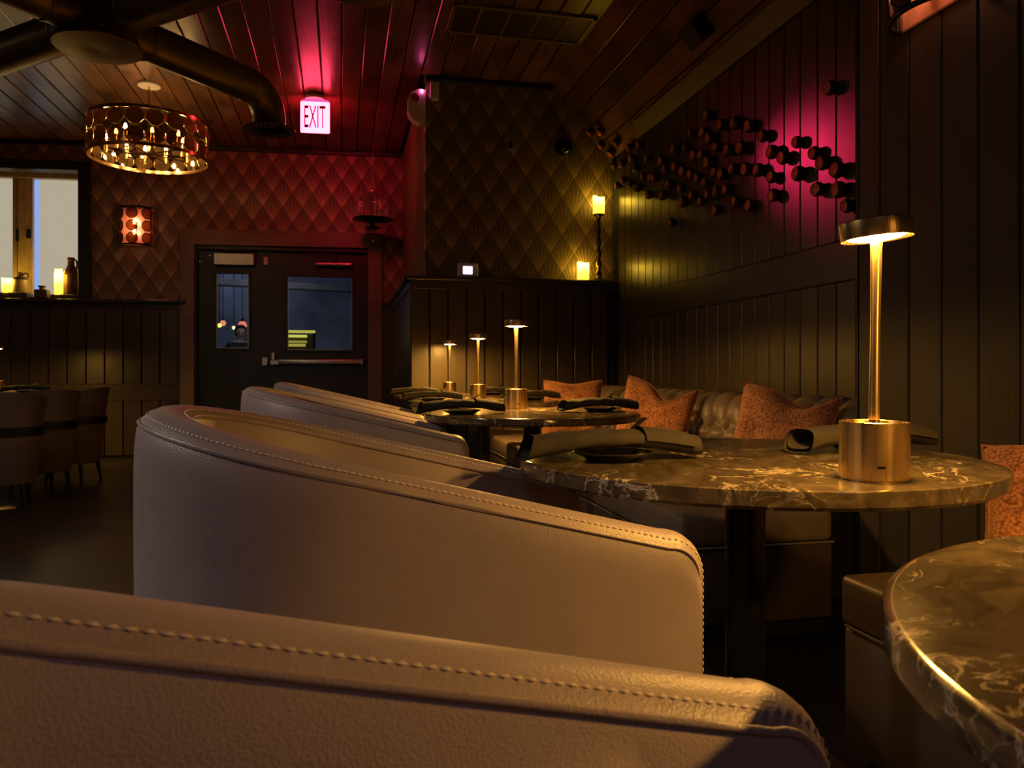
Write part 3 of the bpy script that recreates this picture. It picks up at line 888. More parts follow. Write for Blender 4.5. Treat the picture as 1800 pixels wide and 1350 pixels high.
def seat_block_end(r, x0, x1, y0, y1, ox, oy):
    x0 -= ox; x1 -= ox; y0 -= oy; y1 -= oy
    MB().cbox(x0, x1, y0, y1, .335, .45, .018, None, None, 3).build('seat_cushion', MT['bench'], r, 50)
    MB().cbox(x0 + .006, x1, y0 + .006, y1 - .006, .05, .333, .01).build('seat_base', MT['bench_shaded'], r, 50)
    MB().tube([(x0 + .004, y0, .3345), (x0 + .004, y1 - .02, .3345), (x0 + .02, y1 - .004, .3345), (x1, y1 - .004, .3345)], .004, 6).build('piping', MT['bench'], r, 60)
    MB().cbox(x1 - .16, x1, y0, y1 - .25, .45, .78, .04, None, None, 3).build('back_cushion', MT['bench'], r, 50)
    MB().box(x0 + .05, x1, y0, y1 - .04, 0, .05).build('plinth', MT['black_paint'], r)
seat_block_end(b0, 1.135, 1.89, -.9, 1.59, 1.5, .2)

# ------------------------------------------------------------------ cushions
def pillow_mesh(seed, S=.44, th=.075, chop=0, cx=0):
    rnd = random.Random(seed); ph = [rnd.uniform(0, 6) for _ in range(6)]
    def side(sg):
        def fn(a, b):
            x = (a - .5) * 2; y = (b - .5) * 2
            ex = 1 - .07 * (1 - y * y) ; ey = 1 - .07 * (1 - x * x)
            t = max(0, (1 - x ** 4) * (1 - y ** 4)) ** .5
            wr = .006 * math.sin(6 * x + 4 * y * y + ph[0]) * t + .004 * math.sin(9 * y - 5 * x + ph[1]) * t
            dz = chop * math.exp(-((x - cx) / .45) ** 2) * max(0, (y + .4) / 1.4) ** 1.6
            return Vector((x * S / 2 * ex, sg * (th * t * (1 + dz * 2) + wr), y * S / 2 * ey - dz))
        return fn
    m = MB().grid(side(1), 28, 28).grid(side(-1), 28, 28)
    return m.mesh('cushion_cover', MT['velvet'], 70)
def cushion(seed, loc, rot, lab, S=.44, chop=0, cx=0):
    r = thing('cushion', loc, lab, 'cushion', 'rust velvet cushions on the benches')
    r.rotation_euler = rot
    inst('cover', pillow_mesh(seed, S, .075, chop, cx), r)
    e = S / 2
    edge = []
    for k in range(4):
        for i in range(10):
            t = -1 + 2 * i / 10; q = 1 - .07 * (1 - t * t)
            p = [(t, -q), (q, t), (-t, q), (-q, -t)][k]; edge.append((p[0] * e, 0, p[1] * e - chop * math.exp(-((p[0] - cx) / .45) ** 2) * max(0, (p[1] + .4) / 1.4) ** 1.6))
    MB().tube(edge, .004, 5, None, None, True).build('seam', MT['velvet'], r, 60)
p = at(1005, 722, 5.55)
cushion(1, (p.x, p.y, .652), (-.2, 0, -.45), 'square rust cushion farthest back, beside the board half wall', .43, .02)
p = at(1150, 722, 4.35)
cushion(2, (p.x, p.y, .660), (-.25, .17, -.75), 'rust velvet cushion with a deep folded top, middle of the tufted bench', .43, .10, .25)
p = at(1372, 740, 3.2)
cushion(3, (p.x, p.y, .650), (-.28, .12, -.95), 'rust velvet cushion with a slumped corner, nearest on the tufted bench', .42, .07, .35)
p = at(1905, 850, 1.74)
cushion(4, (p.x, p.y, .585), (-.66, -.05, -.85), 'rust sequinned cushion at the picture edge on the nearer bench', .40, .0)

# ------------------------------------------------------------------ gold wall cups
PODS = [(197,575),(258,612),(294,548),(363,570),(425,555),(281,700),(318,672),(385,640),(405,700),(474,640),(568,652),(594,712),(650,583),
 (718,573),(657,690),(703,722),(748,738),(793,760),(775,620),(818,625),(865,660),(840,800),(755,485),(825,478),(876,508),(858,370),(943,435),(1035,420),
 (1125,435),(910,568),(987,595),(1072,572),(903,730),(953,743),(1022,712),(1103,707),(1182,720),(1210,500),(1258,765),(1268,605),(1335,632),(1417,538),
 (1435,740),(1525,605),(1580,665),(1675,715),(1690,838),(1545,838),(1735,938),(1628,192),(1275,870),(1123,945),(1037,920),(912,970),(980,838),(923,860),
 (863,872),(815,908),(762,878),(705,918),(690,828),(618,810),(578,875),(630,1050),(450,750),(500,755),(530,757),(330,780),(368,800),(290,815),(415,828),(490,872),
 (130,485),(193,482)]
cup_me = MB().lathe([(.0001, 0), (.016, .001), (.030, .012), (.0355, .030), (.034, .048), (.0285, .062), (.0272, .062), (.0272, .060), (.0268, .058)], 20).mesh('cup', MT['bronze'], 50)
lin_me = MB().lathe([(.0268, .058), (.031, .046), (.032, .03), (.026, .014), (.012, .006), (.0001, .005)], 20).mesh('lining', MT['cup_gold'], 60)
sn_ = Vector((math.sin(sa), 0, math.cos(sa)))     # slanted ceiling upward normal
ORD = ('first second third fourth fifth sixth seventh eighth ninth tenth eleventh twelfth thirteenth fourteenth fifteenth sixteenth seventeenth eighteenth '
       'nineteenth twentieth twenty-first twenty-second twenty-third twenty-fourth twenty-fifth twenty-sixth twenty-seventh twenty-eighth twenty-ninth thirtieth').split()
ALONE = (49, 63, 46, 48, 72, 73, 25)
def cup_label(k):
    band = lambda b: 0 if b < 600 else 1 if b < 762 else 2
    row = sorted([i for i in range(len(PODS)) if i not in ALONE and band(PODS[i][1]) == band(PODS[k][1])], key=lambda i: PODS[i][0])
    glow = 'copper-lined wall cup on the pink glow, ' if PODS[k][0] > 1190 else 'copper-lined wall cup, '
    return glow + ORD[row.index(k)] + ' from the candlestick in the ' + ('upper', 'middle', 'lower')[band(PODS[k][1])] + ' swarm'
for k, (a, b) in enumerate(PODS):
    u, v = 1000 + a / 3.6, 100 + b / 3.6
    p = on(u, v, (RX - .05, 0, 0), (1, 0, 0)); ax = Vector((-1, 0, 0)); p.x = RX
    if p.y > 6.15 or p.z > 2.76:
        q = on(u, v, Vector((1.755, 0, 3.40)) - sn_ * .045, sn_)
        if q.y < 6.36: p = q + sn_ * .045; ax = -sn_
        else:
            q = on(u, v, (0, BY - .045, 0), (0, 1, 0)); p = q; p.y = BY; ax = Vector((0, -1, 0))
    sc = random.uniform(.90, 1.15)
    tilt = Vector((random.uniform(-.15, .15), random.uniform(-.22, .1), random.uniform(-.15, .15)))
    lab_ = {49: 'bronze wall cup hanging alone above the swarm', 63: 'bronze wall cup hanging alone below the swarm on the candle side', 46: 'largest bronze wall cup, at the lower edge of the pink glow',
            48: 'bronze wall cup half hidden by the lamp head', 72: 'bronze cup on the slanted ceiling, farthest of the swarm', 73: 'bronze cup on the slanted ceiling beside the farthest one', 25: 'bronze wall cup at the very top of the dense swarm'}.get(k) or cup_label(k)
    r = thing('wall_cup', p, lab_, 'wall decoration', 'bronze wall cups scattered over the board wall')
    r.rotation_mode = 'QUATERNION'; r.rotation_quaternion = (ax + tilt).to_track_quat('Z', 'Y'); r.scale = (sc, sc, sc * .8)
    inst('shell', cup_me, r); inst('lining', lin_me, r)

# ------------------------------------------------------------------ chandelier
def octa(r, th, mat, rim):
    m = MB()
    P = [(r * math.cos(PI / 8 + k * PI / 4), r * math.sin(PI / 8 + k * PI / 4)) for k in range(8)]
    m.add([(x, -th / 2, z) for x, z in P] + [(x, th / 2, z) for x, z in P],
          [list(range(8)), list(range(8, 16))[::-1]] + [(k, (k + 1) % 8, 8 + (k + 1) % 8, 8 + k) for k in range(8)])
    g = m.mesh('mirror_disc', mat)
    t = MB(); t.tube([(x, 0, z) for x, z in P], .0045, 6, None, None, True)
    return g, t.mesh('disc_rim', rim, 60)
oct_g, oct_r = octa(.072, .004, MT['smoke_mirror'], MT['brass_s'])
cl = at(262, 148, 6.6); CHX, CHY = cl.x, cl.y
ch = thing('drum_chandelier', (CHX, CHY, CEILZ), 'drum chandelier of smoky mirrored octagons hanging from the board ceiling', 'chandelier')
zb, zt, R = 2.75 - CEILZ, 3.05 - CEILZ, .475
for z in (zb, zt):
    MB().lathe([(R - .004, z - .014), (R + .004, z - .014), (R + .004, z + .014), (R - .004, z + .014), (R - .004, z - .014)], 64).build('ring', MT['brass_s'], ch, 35)
NC = 20
for row in range(2):
    for k in range(NC):
        a = 2 * PI * (k + .5 * 0) / NC
        d = inst('mirror_disc', oct_g, ch, (R * math.cos(a), R * math.sin(a), zb + .075 + .15 * row), (0, 0, a + PI / 2))
        inst('disc_rim', oct_r, d)
MB().cyl(.092, -.022, 0, 32, (0, 0), None, None, .004).build('canopy', MT['white_plastic'], ch, 40)
MB().cyl(.010, zb + .03, -.02, 12).build('stem', MT['brass_s'], ch, 40)
MB().lathe([(.0001, zb + .02), (.03, zb + .03), (.035, zb + .05), (.0001, zb + .06)], 20).build('hub', MT['brass_s'], ch, 40)
for k in range(10):
    a = 2 * PI * k / 10; ca, sa_ = math.cos(a), math.sin(a); rr = .34 if k % 2 else .27
    arm = MB().tube([(0, 0, zb + .04), (ca * rr, sa_ * rr, zb + .04)], .006, 8).build('arm', MT['brass_s'], ch, 40)
    MB().cyl(.016, zb + .03, zb + .15, 14, (ca * rr, sa_ * rr)).build('candle_sleeve', MT['brass_s'], arm, 40)
    MB().lathe([(.0001, .15), (.010, .152), (.014, .168), (.008, .19), (.0001, .20)], 12, (ca * rr, sa_ * rr, zb)).build('bulb', MT['bulb'], arm, 60)

# ------------------------------------------------------------------ ceiling duct octopus
hp = at(172, 87, 4.6)
dk = thing('ceiling_duct', (hp.x, hp.y, 2.85), 'gold painted ceiling duct hub with four radiating round arms', 'air duct')
MB().lathe([(.0001, -.002), (.02, -.006), (.17, 0), (.243, .004), (.247, .012), (.240, .02), (.215, .09), (.20, .2), (.20, CEILZ - 2.85)], 48).build('hub', MT['gold_metal'], dk, 40)
def duct(ang, ln, nm):
    d = Vector((math.cos(ang), math.sin(ang), 0)); z = .17; r = .122
    pts = [d * .02 + Vector((0, 0, z)), d * (ln - .2) + Vector((0, 0, z))]
    for i in range(1, 9):
        t = PI / 2 * i / 8; pts.append(d * (ln - .2 + .2 * math.sin(t)) + Vector((0, 0, z - .2 * (1 - math.cos(t)))))
    pts.append(d * ln + Vector((0, 0, -.10)))
    m = MB().tube(pts, r, 28, None, None, False, False)
    a = m.build('duct_arm', MT['gold_metal'], dk, 50)
    for L in (.32, ln - .22):
        M = Matrix.LocRotScale(d * L + Vector((0, 0, z)), d.to_track_quat('Z', 'Y'), None)
        MB().lathe([(r + .002, -.012), (r + .006, -.008), (r + .006, .008), (r + .002, .012)], 28, (0, 0, 0), None, M).build('collar', MT['gold_metal'], a, 50)
    e = d * ln
    fl_ = MB().lathe([(r, -.06), (.135, -.085), (.19, -.10), (.192, -.108), (.18, -.112), (.125, -.102), (.12, -.06)], 36, (e.x, e.y, 0)).build('diffuser', MT['gold_metal'], a, 50)
    m = MB()
    for rr in (.03, .06, .09): m.lathe([(rr, -.095), (rr + .02, -.075)], 28, (e.x, e.y, 0))
    m.build('diffuser_ring', MT['black_metal'], a, 50)
ex = at(473, 228, 5.8)
a_fr = math.atan2(ex.y - hp.y, ex.x - hp.x); l_fr = math.hypot(ex.y - hp.y, ex.x - hp.x)
duct(a_fr, l_fr, 0); duct(a_fr + PI / 2, 2.3, 1); duct(a_fr + PI, 2.0, 2); duct(a_fr - PI / 2, 2.0, 3)

# ------------------------------------------------------------------ exit sign and the little red spotlight behind it
MT['sign_red'] = emit('red_sign_face', (1.0, 0.045, 0.10), 12.0)
MT['sign_rear_fill'] = emit('red_rear_fill', (1.0, 0.02, 0.07), 27.0)
MT['sign_letter'] = plain('magenta_letters', (0.10, 0.004, 0.03), 0.5)
ep = at(554, 205, 6.85)
ex_ = thing('exit_sign', (ep.x, ep.y, CEILZ), 'glowing red exit sign hanging from the board ceiling', 'exit sign', rz=-PSI + .12)
sz0, sz1 = at(554, 234, 6.85).z - CEILZ, at(554, 179, 6.85).z - CEILZ
sw = .127
MB().cbox(-sw, sw, -.012, .012, sz0, sz1, .010, None, None, 3).build('face_panel', MT['sign_red'], ex_, 40)
MB().cbox(-sw + .012, sw - .012, .0125, .016, sz0 + .012, sz1 - .012, .001).build('rear_fill_panel', MT['sign_rear_fill'], ex_)  # unseen glowing back added to wash the wall behind in red
MB().cbox(-sw + .01, sw - .01, -.014, .014, sz1 + .001, sz1 + .012, .004).build('light_bar', emit('red_sign_top', (1.0, .015, .07), 5.0), ex_)
MB().lathe([(.0001, sz1 + .014), (.09, sz1 + .014), (.085, sz1 + .04), (.03, sz1 + .055), (.03, 0), (.0001, 0)], 24).build('canopy', MT['white_plastic'], ex_, 40)
cu = bpy.data.curves.new('exit_text', 'FONT'); cu.body = 'EXIT'; cu.align_x = 'CENTER'; cu.align_y = 'CENTER'; cu.size = .2; cu.extrude = .001
to = bpy.data.objects.new('tmp_text', cu); COL.objects.link(to)
bpy.context.view_layer.update()
tm = bpy.data.meshes.new_from_object(to.evaluated_get(bpy.context.evaluated_depsgraph_get()))
bpy.data.objects.remove(to)
xs_ = [v.co.x for v in tm.vertices]; ys_ = [v.co.y for v in tm.vertices]
kx = .185 / (max(xs_) - min(xs_)); ky = .195 / (max(ys_) - min(ys_)); cx_, cy_ = (max(xs_) + min(xs_)) / 2, (max(ys_) + min(ys_)) / 2
for v in tm.vertices: v.co = Vector(((v.co.x - cx_) * kx, -.0135 + v.co.z * .3, (v.co.y - cy_) * ky + (sz0 + sz1) / 2 + .003))
tm.materials.clear(); tm.materials.append(MT['sign_letter'])
inst('lettering', tm, ex_)

sp_ = thing('ceiling_spotlight', (-.32, 7.42, CEILZ), 'small dark ceiling spotlight hidden behind the exit sign', 'spotlight')
MB().cyl(.03, -.08, 0, 16).build('mount', MT['black_metal'], sp_, 40)
tgt = Vector((2.30, 3.33, 1.93)); src = Vector((-.32, 7.42, CEILZ - .12)); dr = (tgt - src).normalized()
M = Matrix.LocRotScale(Vector((0, 0, -.12)), dr.to_track_quat('Z', 'Y'), None)
MB().lathe([(.0001, -.06), (.03, -.05), (.035, .04), (.032, .04), (.03, 0), (.0001, 0)], 20, (0, 0, 0), None, M).build('can', MT['black_metal'], sp_, 40)
sd = bpy.data.lights.new('red_spot', 'SPOT'); sd.energy = 118; sd.color = (1, .022, .11); sd.spot_size = math.radians(10.5); sd.spot_blend = 1.0; sd.shadow_soft_size = .015
so = bpy.data.objects.new('red_spot', sd); link(so, sp_); so.location = Vector((0, 0, -.12)) + dr * .06
so.rotation_euler = dr.to_track_quat('-Z', 'Y').to_euler()

# ------------------------------------------------------------------ small fittings on the boxed-out corner
px = at(735, 178, 6.3)
al = thing('alarm_strobe', (BX, BY + .06, px.z), 'white wall alarm strobe at the corner of the papered box', 'alarm')
W_ = .15
prof = [(0, .13), (-.05, .135), (-.115, .105), (-.14, .06), (-.14, -.02), (-.145, -.05), (-.13, -.09), (-.09, -.13), (-.04, -.15), (0, -.135)]
K = len(prof)
MB().add([(x, -.06, z) for x, z in prof] + [(x, .06, z) for x, z in prof],
         [list(range(K)), list(range(K, 2 * K))[::-1]] + [(i, (i + 1) % K, K + (i + 1) % K, K + i) for i in range(K)]).build('housing', MT['white_plastic'], al, 35)
MB().cyl(.035, 0, .012, 20, (0, 0), None, T(-.085, -.061, .055) @ Rx(PI / 2), .003).build('lens', plain('pink_lens', (.55, .03, .20), .15), al, 40)
MB().cyl(.007, 0, .012, 10, (0, 0), None, T(-.03, -.06, .115) @ Rx(PI / 2), .002).build('indicator_light', emit('pink_led', (1, .10, .35), 60), al, 40)
MB().cbox(-.05, .0, -.03, .03, .13, .20, .005).build('bracket', MT['black_metal'], al)
p = on(763, 162, (0, BY, 0), (0, 1, 0))
o = thing('motion_sensor', p, 'small cream motion sensor on the dark wallpaper', 'sensor')
MB().cbox(-.037, .037, -.05, 0, -.075, .075, .012, None, None, 3).build('housing', MT['white_plastic'], o, 40)
MB().cbox(-.022, .022, -.052, -.046, -.05, -.005, .004).build('lens', MT['white_plastic'], o)
p = on(993, 257, (0, BY - .03, 0), (0, 1, 0))
o = thing('dome_camera', (p.x, BY, p.z), 'glossy black dome camera on the dark wallpaper', 'camera dome')
MB().lathe([(.078, 0), (.078, .02), (.07, .045), (.05, .072), (.025, .086), (.0001, .09)], 28, (0, 0, 0), None, Rx(PI / 2)).build('dome', MT['black_gloss'], o, 60)
MB().cyl(.082, 0, .012, 28, (0, 0), None, Rx(PI / 2), .003).build('mounting_ring', MT['black_metal'], o, 40)
p = on(897, 262, (0, BY, 0), (0, 1, 0))
o = thing('wall_bracket', p, 'tiny dark bracket with a thin shelf on the dark wallpaper', 'bracket')
MB().cbox(-.04, .04, -.06, 0, -.015, -.009, .002).build('shelf', MT['steel'], o)
MB().lathe([(.0001, .055), (.014, .05), (.018, .035), (.012, .018), (.02, .0), (.02, -.009), (.0001, -.009)], 14, (0, -.03, 0)).build('finial', MT['black_gloss'], o, 50)
LY = KY + .055
p = on(822, 482, (0, LY, 0), (0, 1, 0))
o = thing('table_thermostat', (p.x, LY, CAPZ), 'white thermostat box with a lit screen standing on the ledge', 'thermostat')
MB().cbox(-.088, .088, -.02, .02, 0, .125, .018, None, None, 3).build('case', MT['white_plastic'], o, 40)
MB().cbox(-.042, .038, -.024, -.018, .028, .095, .004).build('screen', emit('pale_screen', (.75, .62, .80), 1.1), o)
p = on(1025, 489, (0, LY, 0), (0, 1, 0))
def candle(name, loc, r, h, lab, wavy=.006):
    o = thing(name, loc, lab, 'candle')
    m = MB()
    nseg = 28
    def fn(a, t):
        ang = 2 * PI * a; rr = r * (1 + .03 * math.sin(3 * ang + 5 * t))
        z = h * t + (wavy * math.sin(2 * ang + 1) * t)
        return Vector((rr * math.cos(ang), rr * math.sin(ang), z))
    m.grid(fn, nseg, 10, None, None, True)
    m.grid(lambda a, t: (lambda q: Vector((q.x * (1 - .95 * t), q.y * (1 - .95 * t), q.z - .012 * t)))(fn(a, 1)), nseg, 4, None, None, True)
    m.build('wax', MT['candle'], o, 60)
    MB().cyl(.002, h - .012, h + .008, 6).build('wick', MT['black_metal'], o)
    return o
candle('led_candle', (p.x, LY, CAPZ), .05, .155, 'glowing yellow candle standing on the ledge beside the twisted candlestick')
p = on(1050, 489, (0, LY, 0), (0, 1, 0))
SX = p.x + .012
zst = on(1052, 377, (0, LY, 0), (0, 1, 0)).z - CAPZ
cs_ = thing('candlestick', (SX, LY, CAPZ), 'tall dark barley-twist candlestick on the ledge by the board wall', 'candlestick')
MB().lathe([(.0001, 0), (.062, 0), (.062, .012), (.045, .02), (.028, .032), (.022, .05), (.030, .065), (.0001, .066)], 28).build('foot', MT['bronze'], cs_, 45)
def tw(a, t):
    z = .06 + (zst - .12) * t; ang = 2 * PI * a
    rr = .024 - .010 * t + .006 * (1 - .4 * t) * math.cos(2 * (ang) - t * 30)
    return Vector((rr * math.cos(ang), rr * math.sin(ang), z))
MB().grid(tw, 20, 90, None, None, True).build('twisted_stem', plain('aged_gilt', (.16, .10, .045), .25, .8), cs_, 60)
MB().lathe([(.0001, zst - .065), (.02, zst - .06), (.013, zst - .04), (.03, zst - .012), (.05, zst - .006), (.05, zst), (.0001, zst)], 24).build('drip_pan', MT['bronze'], cs_, 45)
candle('led_candle', (SX, LY, CAPZ + zst), .049, .145, 'glowing yellow candle with a melted rim on top of the twisted candlestick', .012)

# hanging bird cage
cg = at(655, 385, 8.25)
zc0 = at(655, 386, 8.25).z; ztop = at(655, 338, 8.25).z
bc = thing('bird_cage', (cg.x, cg.y, CEILZ), 'small wire bird cage hanging on a chain before the red wallpaper', 'bird cage')
b_ = zc0 - CEILZ; t_ = ztop - CEILZ; rc_ = .165
MB().lathe([(.0001, b_ - .035), (.10, b_ - .03), (.215, b_ - .004), (.218, b_ + .004), (.17, b_ + .004), (.0001, b_ - .006)], 36).build('tray', MT['black_gloss'], bc, 45)
MB().lathe([(.0001, b_ - .10), (.08, b_ - .095), (.085, b_ - .085), (.03, b_ - .07), (.02, b_ - .035), (.0001, b_ - .03)], 28).build('foot', MT['black_gloss'], bc, 45)
hh = t_ - b_
def dome(t): return (rc_ if t < .5 else rc_ * math.cos((t - .5) / .5 * PI / 2) ** .6 if t < 1 else .004)
wires = []
wm = MB().tube([(max(dome(i / 14), .004), 0, b_ + hh * i / 14) for i in range(15)], .0022, 4).mesh('wire', MT['steel'], 60)
for k in range(22): inst('wire', wm, bc, (0, 0, 0), (0, 0, 2 * PI * k / 22))
for t in (.02, .27, .5, .75):
    r_ = dome(t); MB().tube([(r_ * math.cos(2 * PI * k / 28), r_ * math.sin(2 * PI * k / 28), b_ + hh * t) for k in range(28)], .004, 5, None, None, True).build('hoop', MT['steel'], bc, 60)
MB().lathe([(.0001, 0), (.016, .008), (.018, .025), (.008, .04), (.0001, .045)], 14, (0, 0, t_)).build('finial', MT['brass_s'], bc, 60)
link_me = MB().tube([(.010 * math.cos(2 * PI * k / 10), 0, .019 * math.sin(2 * PI * k / 10)) for k in range(10)], .003, 5, None, None, True).mesh('chain_link', MT['steel'], 60)
z = t_ + .055; k = 0
while z < -.01:
    inst('chain_link', link_me, bc, (0, 0, z), (0, 0, PI / 2 * (k % 2))); z += .031; k += 1

# ceiling grille
gx0, gx1, gy0, gy1 = .73, 1.74, 5.09, 5.53
gv = thing('ceiling_grille', ((gx0 + gx1) / 2, (gy0 + gy1) / 2, CEILZ), 'wide framed air grille with five dark panels in the ceiling', 'air vent')
hx_, hy_ = (gx1 - gx0) / 2, (gy1 - gy0) / 2
m = MB().cbox(-hx_, hx_, -hy_, -hy_ + .03, -.02, 0, .003).cbox(-hx_, hx_, hy_ - .03, hy_, -.02, 0, .003).cbox(-hx_, -hx_ + .03, -hy_, hy_, -.02, 0, .003).cbox(hx_ - .03, hx_, -hy_, hy_, -.02, 0, .003)
m.build('frame', MT['trim'], gv)
for k in range(1, 5):
    xk = -hx_ + 2 * hx_ * k / 5
    MB().cbox(xk - .008, xk + .008, -hy_ + .03, hy_ - .03, -.017, 0, .002).build('divider', MT['trim'], gv)
for k in range(5):
    xk = -hx_ + 2 * hx_ * (k + .5) / 5
    MB().box(xk - .095, xk + .095, -hy_ + .03, hy_ - .03, -.008, -.002).build('panel', MT['bronze'], gv)
# little speaker cube on the slanted ceiling
q = on(1225, 55, Vector((1.755, 0, 3.40)) - sn_ * .05, sn_)
o = thing('speaker_cube', q + sn_ * .05, 'small black speaker cube fixed to the slanted ceiling', 'speaker')
o.rotation_euler = (0, sa, 0)
MB().cbox(-.07, .07, -.08, .08, -.11, 0, .006).build('cabinet', MT['black_paint'], o)
MB().cbox(-.06, .06, -.088, -.08, -.10, -.01, .004).build('grille', MT['black_metal'], o)

# ------------------------------------------------------------------ wall sconces
so_g, so_r = octa(.060, .004, MT['smoke_mirror'], MT['black_metal'])
def sconce(loc, rz, lab, Rr=.155, H=.40):
    s = thing('wall_sconce', loc, lab, 'wall lamp', 'half-drum mirrored wall sconces', rz)
    MB().cbox(-Rr - .02, Rr + .02, -.012, 0, -H / 2, H / 2, .004).build('back_plate', plain('copper_plate', (.62, .30, .19), .45, .2), s)
    def pos(a): return (Rr * math.sin(a), -.012 - .115 * math.cos(a))
    for z in (-H / 2, H / 2):
        MB().tube([(*pos(-PI / 2 + PI * i / 20), z) for i in range(21)], .010, 6).build('hoop', MT['black_metal'], s, 60)
    for a in (-PI / 2, PI / 2):
        x_, y_ = pos(a); MB().cyl(.008, -H / 2, H / 2, 8, (x_, y_)).build('upright', MT['black_metal'], s, 60)
    for i, a in enumerate((-1.12, -.38, .38, 1.12) if False else (-1.05, 0, 1.05)):
        x_, y_ = pos(a)
        for j in range(3):
            d = inst('mirror_disc', so_g, s, (x_, y_, (j - 1) * .132), (0, 0, a * .75))
            inst('disc_rim', so_r, d)
    for z in (-.06, .05):
        MB().lathe([(.0001, -.03), (.012, -.02), (.016, 0), (.010, .022), (.0001, .03)], 12, (0, -.05, z)).build('bulb', MT['sconce_bulb'], s, 60)
    MB().cyl(.012, -.12, .02, 10, (0, -.03)).build('lamp_holder', MT['brass_s'], s, 40)
    return s
sx, sz_ = bw(239, 399)
q = BM @ Vector((sx, 0, sz_))
sconce(tuple(q), BANG, 'mirrored wall sconce on the papered wall between window and door')
q = on(1640, 0, (PX, 0, 0), (1, 0, 0))
sconce((PX, q.y - .02, 2.29), -PI / 2, 'mirrored wall sconce cut off by the top edge on the board wall')

# ------------------------------------------------------------------ things on the window ledge
def ledge(u, v, off=.04): return bl(on(u, v, P0 + BN * off, BN))
def ledge_thing(name, u, lab, cat, z=0., off=.03):
    lp = ledge(u, 500, off); g = BM @ Vector((lp.x, -off, CAPZ + z))
    return thing(name, g, lab, cat, None, BANG), lp.x
px = 8.1 / F
s_, _ = ledge_thing('shelf_board', 0, 'dark shelf board under the small jug on the window ledge', 'board', 0, .01)
MB().cbox(-.6, .285, -.055, .10, 0, .06, .006).build('plank', MT['clay'], s_)
s2, _ = ledge_thing('shelf_board', 110, 'low brown board under the tall jug on the window ledge', 'board', 0, .01)
MB().cbox(-.10, .14, -.055, .14, 0, .045, .006).build('plank', MT['clay'], s2)
def lcandle(u, r, h, z, lab, off=.03):
    lp = ledge(u, 500, off); g = BM @ Vector((lp.x, -off, CAPZ + z))
    return candle('led_candle', g, r, h, lab, .004)
lcandle(12, .046, .15, .06, 'glowing stout candle beside the small two-tone jug')
lcandle(103, .040, .225, .045, 'glowing pillar candle in front, beside the tall brown jug', .035)
lcandle(103, .034, .28, .045, 'taller glowing pillar candle standing behind another by the brown jug', -.058)
j, _ = ledge_thing('stoneware_jug', 35.5, 'small two-tone stoneware jug on the window ledge', 'jug', .06, -.02)
MB().lathe([(.0001, 0), (.066, 0), (.07, .006), (.07, .14)], 28).build('lower_body', MT['stone_cream'], j, 50)
MB().lathe([(.07, .14), (.066, .155), (.045, .172), (.022, .18), (.02, .205), (.025, .21), (.024, .222), (.0001, .222)], 28).build('shoulder', MT['stone_brown'], j, 50)
MB().tube([(.015 + .038 + .028 * math.cos(t), 0, .185 + .028 * math.sin(t)) for t in [(-1.0 + 4.2 * i / 10) for i in range(11)]], .008, 8).build('handle', MT['stone_brown'], j, 60)
j, _ = ledge_thing('stoneware_jug', 125, 'tall brown glazed jug at the end of the window ledge', 'jug', .045, -.075)
MB().lathe([(.0001, 0), (.074, 0), (.078, .01), (.078, .22), (.070, .255), (.05, .295), (.035, .33), (.033, .38), (.038, .385), (.036, .41), (.0001, .41)], 32).build('body', MT['stone_brown'], j, 50)
MB().tube([(.032, -.01, .385), (.052, -.02, .385), (.07, -.03, .365), (.074, -.035, .32), (.066, -.03, .275), (.055, -.022, .262)], .010, 8).build('handle', MT['stone_brown'], j, 60)
j, _ = ledge_thing('square_inkwell', 74, 'small square dark bottle with a flared neck on the window ledge', 'bottle', 0, .03)
MB().cbox(-.065, .065, -.045, .05, 0, .095, .008).build('body', MT['clay'], j)
MB().lathe([(.0001, .09), (.028, .09), (.026, .115), (.04, .13), (.042, .135), (.0001, .136)], 20).build('neck', MT['clay'], j, 40)

